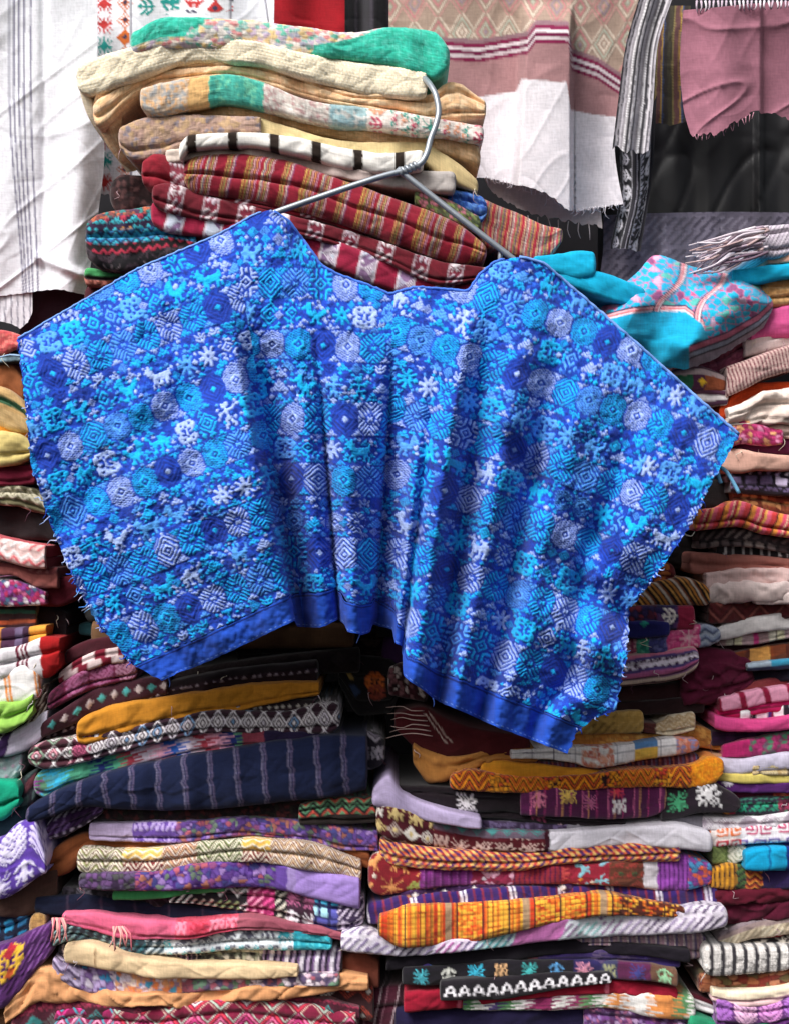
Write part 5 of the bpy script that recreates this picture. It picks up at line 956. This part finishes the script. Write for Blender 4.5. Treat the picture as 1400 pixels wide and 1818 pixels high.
cloth('brown and cream laced cloth edge beside the lime green cloth', [(44, 1245, 1292), (62, 1228, 1284), (86, 1208, 1262)], broc('4a2a20', ['e0d4c4', 'b89a7a'], 'kz', 4, 3), .075, GF)
cloth('black cloth with tiny white dots under the lime green cloth', [(-40, 1292, 1318), (40, 1270, 1308), (80, 1256, 1280)], broc('1c1a1c', ['b8b4ac'], 'o', 4, 2.8), .08, GF)
cloth('lilac white cloth with a dark violet band in the left pile', [(-40, 1322, 1352), (0, 1310, 1348), (40, 1288, 1338), (70, 1268, 1314), (86, 1262, 1284)], blocks([(.35, plain('d8d0e4')), (.5, '3a2450'), (1, plain('dcd4e6', 'c4bcd4'))], skew=.3), .07, GF, M_PLAIN)
cloth('pale aqua dotted cloth above the emerald cloth', [(-40, 1344, 1394), (10, 1344, 1394), (42, 1336, 1370)], broc('a8b8bc', ['d8e4e4', '7aa4a8', 'b89ab0'], 'o', 4, 3), .08, GF)
cloth('emerald green plain cloth bulging at the left edge', [(-40, 1384, 1464), (0, 1387, 1460), (25, 1389, 1440), (36, 1404, 1428)], plain('0f9a78', '0c8468'), .06, GF, M_PLAIN)
cloth('dark cloth with red squares between emerald and navy cloths', [(15, 1404, 1466), (40, 1380, 1460), (70, 1362, 1420)], broc('1c1a24', ['8a3a3a', '3a4a4a', '5a2a34'], 'bo', 4, 3.6), .09, GF)
cloth('dark petrol plain cloth under the emerald cloth', [(-40, 1456, 1500), (20, 1440, 1486), (50, 1428, 1464)], plain('14282e', '1c343a'), .085, GF, M_PLAIN)
cloth('lavender cloth with bold violet geometric embroidery', [(-40, 1500, 1600), (0, 1490, 1600), (30, 1464, 1586), (58, 1458, 1566), (84, 1526, 1550)], broc('5a3aa0', ['e0d8f4', 'c8bce8', 'd4c8f0'], 'vhv', 9, 4.0, fill=.4), .055, GF, relief=.0012)
cloth('brown and grey plain cloth under the lavender embroidery', [(-40, 1590, 1622), (20, 1578, 1632), (70, 1550, 1620), (104, 1540, 1590)], plain('5a4038', '3a2824'), .08, GF, M_PLAIN)
cloth('navy cloth with short cyan bars in the left pile', [(-40, 1630, 1690), (20, 1618, 1676), (66, 1606, 1648)], broc('141c34', ['2a8ab8', '2a6a98'], 'b', 4, 4, fill=0), .085, GF)
cloth('tan rolled cloth end beside the purple flowered cloth', [(52, 1628, 1664), (68, 1622, 1668), (84, 1630, 1656)], vor('a07844', ['c89a5a', 'b88a50'], 6, 3), .075, GF, M_KNIT)
cloth('purple cloth with a yellow and red embroidered flower', [(-40, 1690, 1800), (0, 1680, 1796), (30, 1668, 1768), (60, 1652, 1730), (96, 1638, 1690)], over(broc('4a1c5a', ['6a3a80', '5a2a6c', '7a4a8c'], 'k', 5, 3.2), [(26, .34, 5.2, FLOWER, 'e8b83a'), (44, .18, 4, rhomb(3), 'b82a3a'), (48, .5, 4, rhomb(2), 'c8562a')]), .06, GF)
cloth('dark brown plain cloth at the foot of the left pile', [(-40, 1790, 1858), (20, 1768, 1858), (60, 1800, 1858)], plain('3a2418', '52341f'), .08, GF, M_PLAIN)

# ---------------------------------------------------------------- the piles go on behind the blouse
FC = ['4a2028', '2a3050', '5a4030', '6a2040', '3a3a3a', '7a5a40', '2a2024', '503060']
for i in range(14):
    y = 505 + 46 * i
    cloth('plain folded cloth in the pile hidden behind the blue blouse', [(150 + 12 * (i % 3), y, y + 48), (400, y + 4, y + 50), (640 - 10 * (i % 2), y, y + 48)], plain(FC[i % 8]), .12, 'cloths hidden behind the blouse', M_PLAIN, hid=True)
for i in range(15):
    y = 520 + 47 * i
    cloth('plain folded cloth in the pile hidden behind the blue blouse', [(668 + 9 * (i % 3), y, y + 49), (900, y + 4, y + 51), (1150 - 12 * (i % 2), y, y + 49)], plain(FC[(i * 3) % 8]), .13, 'cloths hidden behind the blouse', M_PLAIN, hid=True)
# ---------------------------------------------------------------- the blue brocade blouse on its hanger
B = empty('blouse'); tag(B, 'blue brocade blouse with cyan and lavender woven motifs on a wire hanger', 'blouse')
TOP = [(0, 32, 602), (.06, 110, 556), (.16, 245, 478), (.27, 390, 416), (.315, 455, 380), (.335, 482, 372), (.36, 512, 392), (.40, 545, 435), (.425, 570, 472), (.45, 600, 488), (.48, 650, 506), (.51, 692, 523), (.54, 738, 510), (.575, 790, 514), (.60, 832, 518), (.62, 850, 488), (.645, 880, 464), (.67, 922, 456), (.70, 965, 468), (.85, 1135, 615), (1, 1311, 773)]
BOT = [(0, 288, 1208), (.13, 400, 1160), (.265, 524, 1101), (.275, 530, 1113), (.35, 570, 1114), (.40, 600, 1099), (.425, 611, 1107), (.44, 618, 1121), (.47, 640, 1127), (.50, 657, 1122), (.51, 661, 1108), (.55, 698, 1118), (.56, 703, 1142), (.575, 714, 1150), (.585, 717, 1200), (.63, 768, 1240), (.8, 880, 1290), (1, 1006, 1338)]
LEF = [(0, 32, 602), (.15, 44, 700), (.33, 56, 825), (.5, 92, 935), (.66, 132, 1030), (.8, 172, 1105), (.92, 235, 1180), (1, 288, 1208)]
RIG = [(0, 1311, 773), (.08, 1278, 828), (.26, 1222, 938), (.42, 1168, 1015), (.55, 1116, 1082), (.68, 1112, 1165), (.82, 1092, 1262), (.88, 1050, 1276), (.94, 1022, 1300), (1, 1006, 1338)]
def bc(c, q): c = np.array(c, float); return np.stack([np.interp(q, c[:, 0], c[:, 1]), np.interp(q, c[:, 0], c[:, 2])], -1)
def soft(c, q, w_=.004): return (bc(c, np.clip(q - w_, 0, 1)) + bc(c, q) * 2 + bc(c, np.clip(q + w_, 0, 1))) / 4
NS, NT = 820, 490
s = np.linspace(0, 1, NS + 1); t = np.linspace(0, 1, NT + 1)
Tq, Bq = soft(TOP, s), soft(BOT, s, .002); Lq, Rq = bc(LEF, t), bc(RIG, t)
Lq = (np.roll(Lq, 1, 0) + Lq + np.roll(Lq, -1, 0)) / 3; Lq[0], Lq[-1] = Tq[0], Bq[0]
Rq = (np.roll(Rq, 1, 0) + Rq + np.roll(Rq, -1, 0)) / 3; Rq[0], Rq[-1] = Tq[-1], Bq[-1]
S_, T_ = np.meshgrid(s, t)
c3 = lambda a: a[..., None]
blend = lambda q: q * 1.0
# the side edges only pull the outer thirds
wl = c3(smooth(1 - S_ / .30)); wr_ = c3(smooth((S_ - .68) / .32))
core = c3(1 - T_) * Tq[None] + c3(T_) * Bq[None]
dl = Lq - ((1 - t)[:, None] * Tq[0] + t[:, None] * Bq[0]); dr = Rq - ((1 - t)[:, None] * Tq[-1] + t[:, None] * Bq[-1])
XY = core + wl * dl[:, None] + wr_ * dr[:, None]
PX, PY = XY[..., 0], XY[..., 1]
# ragged side selvages
PX += 2.2 * vn(PY / 5, PX * 0, 3) * (np.exp(-S_ / .004) - np.exp(-(1 - S_) / .004))
gs = lambda q, c, w_: np.exp(-((q - c) / w_) ** 2)
def depth(S, T, PX, PY):
    y = -.040 - .030 * np.sin(math.pi * np.clip(T, 0, 1) ** .8)
    a = smooth((T - .12) / .5)
    # left panel comes forward to its folded edge, then drops into the deep valley
    y += -.052 * smooth((S - .08) / .17) * a * (1 - smooth((S - .258) / .02))
    y += .056 * gs(S, .298, .024) * a
    y += -.012 * gs(S, .36, .022) * a
    # pleats of the middle
    y += .024 * a * (.8 * gs(S, .405, .010) - 1.3 * gs(S, .455, .024) + 1.6 * gs(S, .525, .018) - .9 * gs(S, .562, .010))
    y += .020 * smooth((T - .1) / .3) * gs(S, .517, .006) * (1 - .4 * T)
    # the right half falls in soft slanting folds
    k = smooth((T - .03) / .35)
    y += k * (-.036 * gs(S, .600, .020) + .030 * gs(S, .645, .020) - .022 * gs(S, .690, .022) + .028 * gs(S, .740 + .02 * T, .020) - .018 * gs(S, .80, .03) + .018 * gs(S, .87 + .03 * T, .02) - .012 * gs(S, .94, .03))
    y += .030 * gs(T, .58, .05) * smooth((S - .84) / .1) - .022 * gs(T, .70, .05) * smooth((S - .78) / .1)
    y += .016 * gs(T - .25 * (S - .7), .42, .04) * smooth((S - .62) / .1)
    # shallow waves on the left
    y += k * (.012 * gs(S, .06, .03) - .010 * gs(S, .14, .04) + .010 * gs(S, .19, .02))
    y += .010 * gs(T + .8 * S, .52, .05) * smooth((.3 - S) / .1)
    # hung from the shoulders
    y += .012 * (1 - smooth(T / .12)) * (1 - gs(S, .33, .05) * .6 - gs(S, .68, .05) * .6)
    y += .005 * fbm(PX / 75, PY / 75, 41) + .0028 * fbm(PX / 26, PY / 30, 43) + .0009 * vn(PX / 7, PY / 7, 45)
    return y
YD = depth(S_, T_, PX, PY)
# weave of the blouse: rows of motifs, stamped cell by cell
def star(n):
    a = np.arange(-n, n + 1); x, y = np.meshgrid(a, a); ax, ay = abs(x), abs(y)
    return ((ax <= 1) | (ay <= 1) | (abs(ax - ay) <= 1)) & (ax + ay <= n * 1.6) & ((ax + ay) > 1)
def ostamp(c, b, y, x, v):
    """stamp a motif with a line of ground round it"""
    p = np.pad(b, 1); d = p.copy()
    d[1:] |= p[:-1]; d[:-1] |= p[1:]; d[:, 1:] |= p[:, :-1]; d[:, :-1] |= p[:, 1:]
    stamp(c, d, y - 1, x - 1, 0); stamp(c, b, y, x, v)
def blouse_canvas(H, W, seed):
    R = random.Random(seed); c = np.zeros((H, W), np.int8); LAV, CY, NV, MID, LB = 1, 2, 3, 4, 5
    y = 0; cyc = [LAV, CY, NV, LAV, CY, LB, CY]; n = 0
    while y < H:
        # creatures, stars, flowers, with their little companions
        x = -R.randint(0, 10)
        while x < W:
            k = R.random(); q = R.choice((LAV, LAV, CY, CY, CY, LB, LB))
            if k < .40: b = np.repeat(np.repeat(R.choice(ANIMALS), 2, 0), 2, 1)
            elif k < .56: b = star(8)
            elif k < .70: b = np.repeat(np.repeat(FLOWER, 2, 0), 2, 1)[2:-2, 2:-2]
            elif k < .84: b = hexcomb(15, 19, R.randint(0, 3), 4, .72)
            else: b = tri(9)
            if R.random() < .5: b = b[:, ::-1]
            yy = y + (24 - min(24, b.shape[0])) // 2
            ostamp(c, b, yy, x, q)
            for yb, up in ((y - 2, False), (y + 20, True), (y + 9, True)):
                if R.random() < .75: ostamp(c, R.choice((tri(4, up), tri(5, up), rhomb(2), ringrh(3))), yb, x + b.shape[1] - 4, R.choice((LAV, CY, CY, LB, NV)))
            x += b.shape[1] + R.randint(1, 3)
        y += 24
        if R.random() < .5: c[y:y + 1] = NV
        y += 1
        # a row of big comb edged hexagons, nearly touching
        x = -R.randint(0, 12); i = R.randint(0, 6); st = R.randint(0, 3)
        while x < W:
            q = cyc[i % 7]
            for yy, up in ((y + 20, True), (y, False)): ostamp(c, tri(5, up), yy, x + 16, R.choice((LAV, CY, LAV, LB, CY)))
            if q == NV:
                ostamp(c, hexcomb(21, 25, 0, 4, .74), y, x, NV); ostamp(c, rhomb(2), y + 10, x + 8, R.choice((LAV, CY)))
            else:
                ostamp(c, hexcomb(21, 25, st if R.random() < .6 else R.randint(0, 3), 4, .74), y, x, q)
            x += 21; i += 1
        y += 25
        if R.random() < .5: c[y:y + 1] = NV
        y += 1
        if n % 2 == 0:
            x = -R.randint(0, 6)
            while x < W:
                b = R.choice((tri(6), ringrh(4), FIR, tri(6, False))); ostamp(c, b, y, x, R.choice((LAV, CY, CY, LB, NV))); x += b.shape[1] + 1
            y += 9
        n += 1
    # smaller motifs fill what is left, a line of ground between
    for b, m, n_ in ((hexcomb(13, 15, 1, 4, .74), 0, 30), (hexcomb(9, 11, 0, 3, .74), 0, 20), (tri(6), 0, 30), (ringrh(4), 0, 30), (FLOWER, 0, 60), (tri(5), 0, 30), (tri(4, False), 0, 30), (ringrh(3), 0, 20), (tri(4), 0, 12), (tri(3), 0, 8), (rhomb(2), 0, 8), (np.ones((3, 4), bool), 1, 6), (rhomb(1), 0, 5)):
        h, w2 = b.shape
        for _ in range(H * W // n_):
            yy, xx = R.randrange(1, H - h - 1), R.randrange(1, W - w2 - 1)
            if not c[yy - m:yy + h + m, xx - m:xx + w2 + m].any(): stamp(c, b, yy, xx, R.choice((LAV, CY, CY, LB, CY, LAV, MID, NV)))
    return c
CV = smoothed(blouse_canvas(500, 880, 7))
BP = np.stack([lin(c) for c in ('1844b8', 'a4bbf0', '10b0ee', '152f8c', '2c68d8', '54a2f2')])
u_, v_, S1, T1 = PX, PY, S_, T_
fm = lambda z: (z[:-1, :-1] + z[1:, 1:]) / 2
CELL = 2.15
panel = np.where(S1 < .285, 0, np.where(S1 < .515, 1, 2))
slope = np.select([panel == 0, panel == 1], [np.full(S1.shape, -.40), np.full(S1.shape, .02)], .36)
cs = 1 / np.sqrt(1 + slope ** 2); sn = slope * cs
uu = (u_ - 700) * cs + (v_ - 400) * sn + 900 + panel * 217
vv = -(u_ - 700) * sn + (v_ - 400) * cs + 300 + panel * 41
uu = uu + 3.0 * vn(u_ / 45, v_ / 45, 51) + 1.0 * vn(u_ / 5, v_ / 5, 52); vv = vv + 4.0 * vn(u_ / 60, v_ / 45, 53) + 1.0 * vn(u_ / 5, v_ / 5, 54)
HB = np.array([0, 1.0, 1.0, .55, .8, .9]); CC = 0; hh = 0
for a_, b_ in ((-.3, -.3), (.3, -.3), (-.3, .3), (.3, .3)):
    ci = CV[np.floor((vv / CELL + a_) * 3).astype(int) % CV.shape[0], np.floor((uu / CELL + b_) * 3).astype(int) % CV.shape[1]]
    CC = CC + BP[ci] / 4; hh = hh + HB[ci] / 4
# stitches: each yarn crosses in short floats
ph = np.floor(uu / CELL) + np.floor(vv / CELL)
gv = smooth(.5 + 1.6 * vn(uu / 46, vv / 58, 65))[..., None]; CC = np.where((hh < .1)[..., None], CC * (1 - .24 * gv), CC)
CC = CC * (1 + .22 * (hsh(np.floor(uu / CELL), np.floor(vv / CELL), 61) - .5) + .10 * fbm(u_ / 90, v_ / 90, 63))[..., None]
hh = hh * (.75 + .5 * hsh(np.floor(uu / CELL), np.floor(vv / CELL), 62))
# plain hem band and a bound shoulder edge
hemw = np.interp(S1, [0, .26, .28, .5, .55, .58, .6, 1], [.075, .066, .085, .085, .06, .05, .062, .085])
hem = T1 > 1 - hemw
edge = (S1 > .69) & (T1 < .022)
CC = np.where(hem[..., None], lin('2350bc') * (1 + .10 * fbm(u_ / 26, v_ / 26, 71) + .05 * vn(u_ / 3, v_ / 30, 72))[..., None], CC); hh = np.where(hem, 0, hh)
st_ = hem & (np.abs(T1 - (1 - hemw + .008)) < .0022); CC = np.where(st_[..., None], lin('122a78'), CC); st2 = hem & (np.abs(T1 - .994) < .0015) & (np.floor(u_ / 4) % 2 == 0); CC = np.where(st2[..., None], lin('6a90e0'), CC)
fm_any = lambda m: m[:-1, :-1] & m[1:, 1:]
VB = P(PX, PY, YD)
VB = VB + grid_normals(VB) * (.0013 * hh)[..., None]
UVB = np.stack([PX, PY], -1)
link('front_panel', grid_mesh('front_panel', VB, CC, UVB, ~fm_any(hem)), M_BLOUSE, B)
link('hem_band', grid_mesh('hem_band', VB + grid_normals(VB) * (.0012 + .0011 * vn(PX / 9, PY / 26, 91) + .0004 * gs(T_, 1 - .5 * .075, .008))[..., None], CC, UVB, fm_any(hem)), M_PLAIN, B)
# back panel, seen only at the neck and from the side
sl = slice(None, None, 8)
Pb = P(PX[sl, sl], PY[sl, sl] + 4 - 8 * T_[sl, sl], np.maximum(YD[sl, sl] + .022, .004) + .004 * fbm(PX[sl, sl] / 50, PY[sl, sl] / 50, 81))
Cb = 0 * Pb + lin('1c3a98')
link('back_panel', grid_mesh('back_panel', Pb, Cb, UVB[sl, sl]), M_PLAIN, B)
# rolled edges along neck and shoulders
for nm, a, b, r, colr in (('neck_edging', .34, .655, .0018, '4a7ae0'), ('shoulder_seam', .0, .325, .0014, '7aa6f0'), ('shoulder_seam', .67, 1.0, .0018, '7aa6f0')):
    i0, i1 = int(a * NS), int(b * NS)
    link(nm, tube_mesh(nm, VB[0, i0:i1:3] + np.array([0, -.0005, 0]), r, 6, colr), M_BLOUSE, B)
RB_ = random.Random(77)
def edge_thread(px, py, y, dx, dy, col, r=.0009, wig=6):
    thread('loose_thread', [(px, py, y), (px + dx * .35 + RB_.uniform(-wig, wig), py + dy * .35 + RB_.uniform(-wig, wig), y - .006), (px + dx * .7 + RB_.uniform(-wig, wig), py + dy * .7 + RB_.uniform(-wig, wig), y - .004), (px + dx, py + dy, y + .002)], r, col, B, n=9)
for i in range(46):
    k = int((.42 + .5 * RB_.random()) * NT) if i < 34 else int(RB_.random() * .4 * NT)
    edge_thread(PX[k, 0] + 3, PY[k, 0], YD[k, 0], RB_.uniform(-22, 2) if i < 34 else RB_.uniform(-9, 0), RB_.uniform(-6, 16), RB_.choice(('a9bdf0', '8ab8f0', '4a8ae0', '2350c8', 'c8c8e8')), wig=5)
for i in range(34):
    k = int((.1 + .85 * RB_.random()) * NT)
    edge_thread(PX[k, -1] - 3, PY[k, -1], YD[k, -1], RB_.uniform(0, 10), RB_.uniform(-4, 12), RB_.choice(('a9bdf0', '4a8ae0', '2350c8')), wig=3)
for q in ([(1262, 826), (1272, 835), (1275, 848), (1279, 858)], [(1266, 824), (1285, 834), (1298, 852), (1311, 876)]):
    thread('loose_thread', [(x, y, -.03) for x, y in q], .0024, '7ab8e0', B, n=12, taper=False)
thread('loose_thread', [(1208, 938, -.03), (1217, 950, -.03), (1226, 952, -.03), (1232, 944, -.03)], .0011, 'e0dccc', B, n=10)
thread('loose_thread', [(38, 632, -.02), (20, 630, -.015), (0, 634, -.01), (-20, 636, 0)], .0016, '9ab8d8', B, n=10)
thread('loose_thread', [(640, 1124, -.05), (636, 1134, -.05), (633, 1142, -.05)], .0009, '6a8ae0', B, n=6)
for q in ((768, 1243), (300, 1208)):
    thread('loose_thread', [(q[0], q[1] - 4, -.03), (q[0] + 2, q[1] + 5, -.03), (q[0] + 1, q[1] + 12, -.03)], .0009, '5a80e0', B, n=6)

# wire hanger
mw = plain_material('grey_wire', '9aa0a8', .42, .55, .05, 40, .12)
Hg = empty('wire_hanger'); tag(Hg, 'bare grey wire clothes hanger holding the blue blouse', 'hanger')
def wire(name, pts, r=.0038, n=60):
    q = spline(pts, n); link(name, tube_mesh(name, P(q[:, 0], q[:, 1], q[:, 2]), r, 10), mw, Hg)
wire('hook', [(742, 128, .085), (752, 138, .055), (764, 152, .03), (774, 172, .018), (778, 198, .012), (773, 222, .008), (764, 246, .004), (757, 272, 0), (748, 288, -.002), (732, 298, -.004), (712, 306, -.004)])
wire('arm', [(716, 304, -.006), (690, 310, -.008), (650, 322, -.010), (570, 349, -.010), (490, 377, -.012), (440, 396, -.004), (412, 412, .0)])
wire('arm', [(706, 300, -.002), (722, 313, -.004), (760, 343, -.006), (830, 398, -.010), (900, 452, -.010), (960, 498, -.002), (1000, 530, .0)])
tw = np.linspace(0, 1, 60)
link('twist', tube_mesh('twist', P(742 - 34 * tw + 5 * np.sin(tw * 30) * .5, 292 + 15 * tw + 5 * np.sin(tw * 30), -.004 + .004 * np.cos(tw * 30)), .0024, 8), mw, Hg)
wire('notch', [(888, 440, -.004), (887, 455, -.006), (886, 478, -.004)], .003, 12)
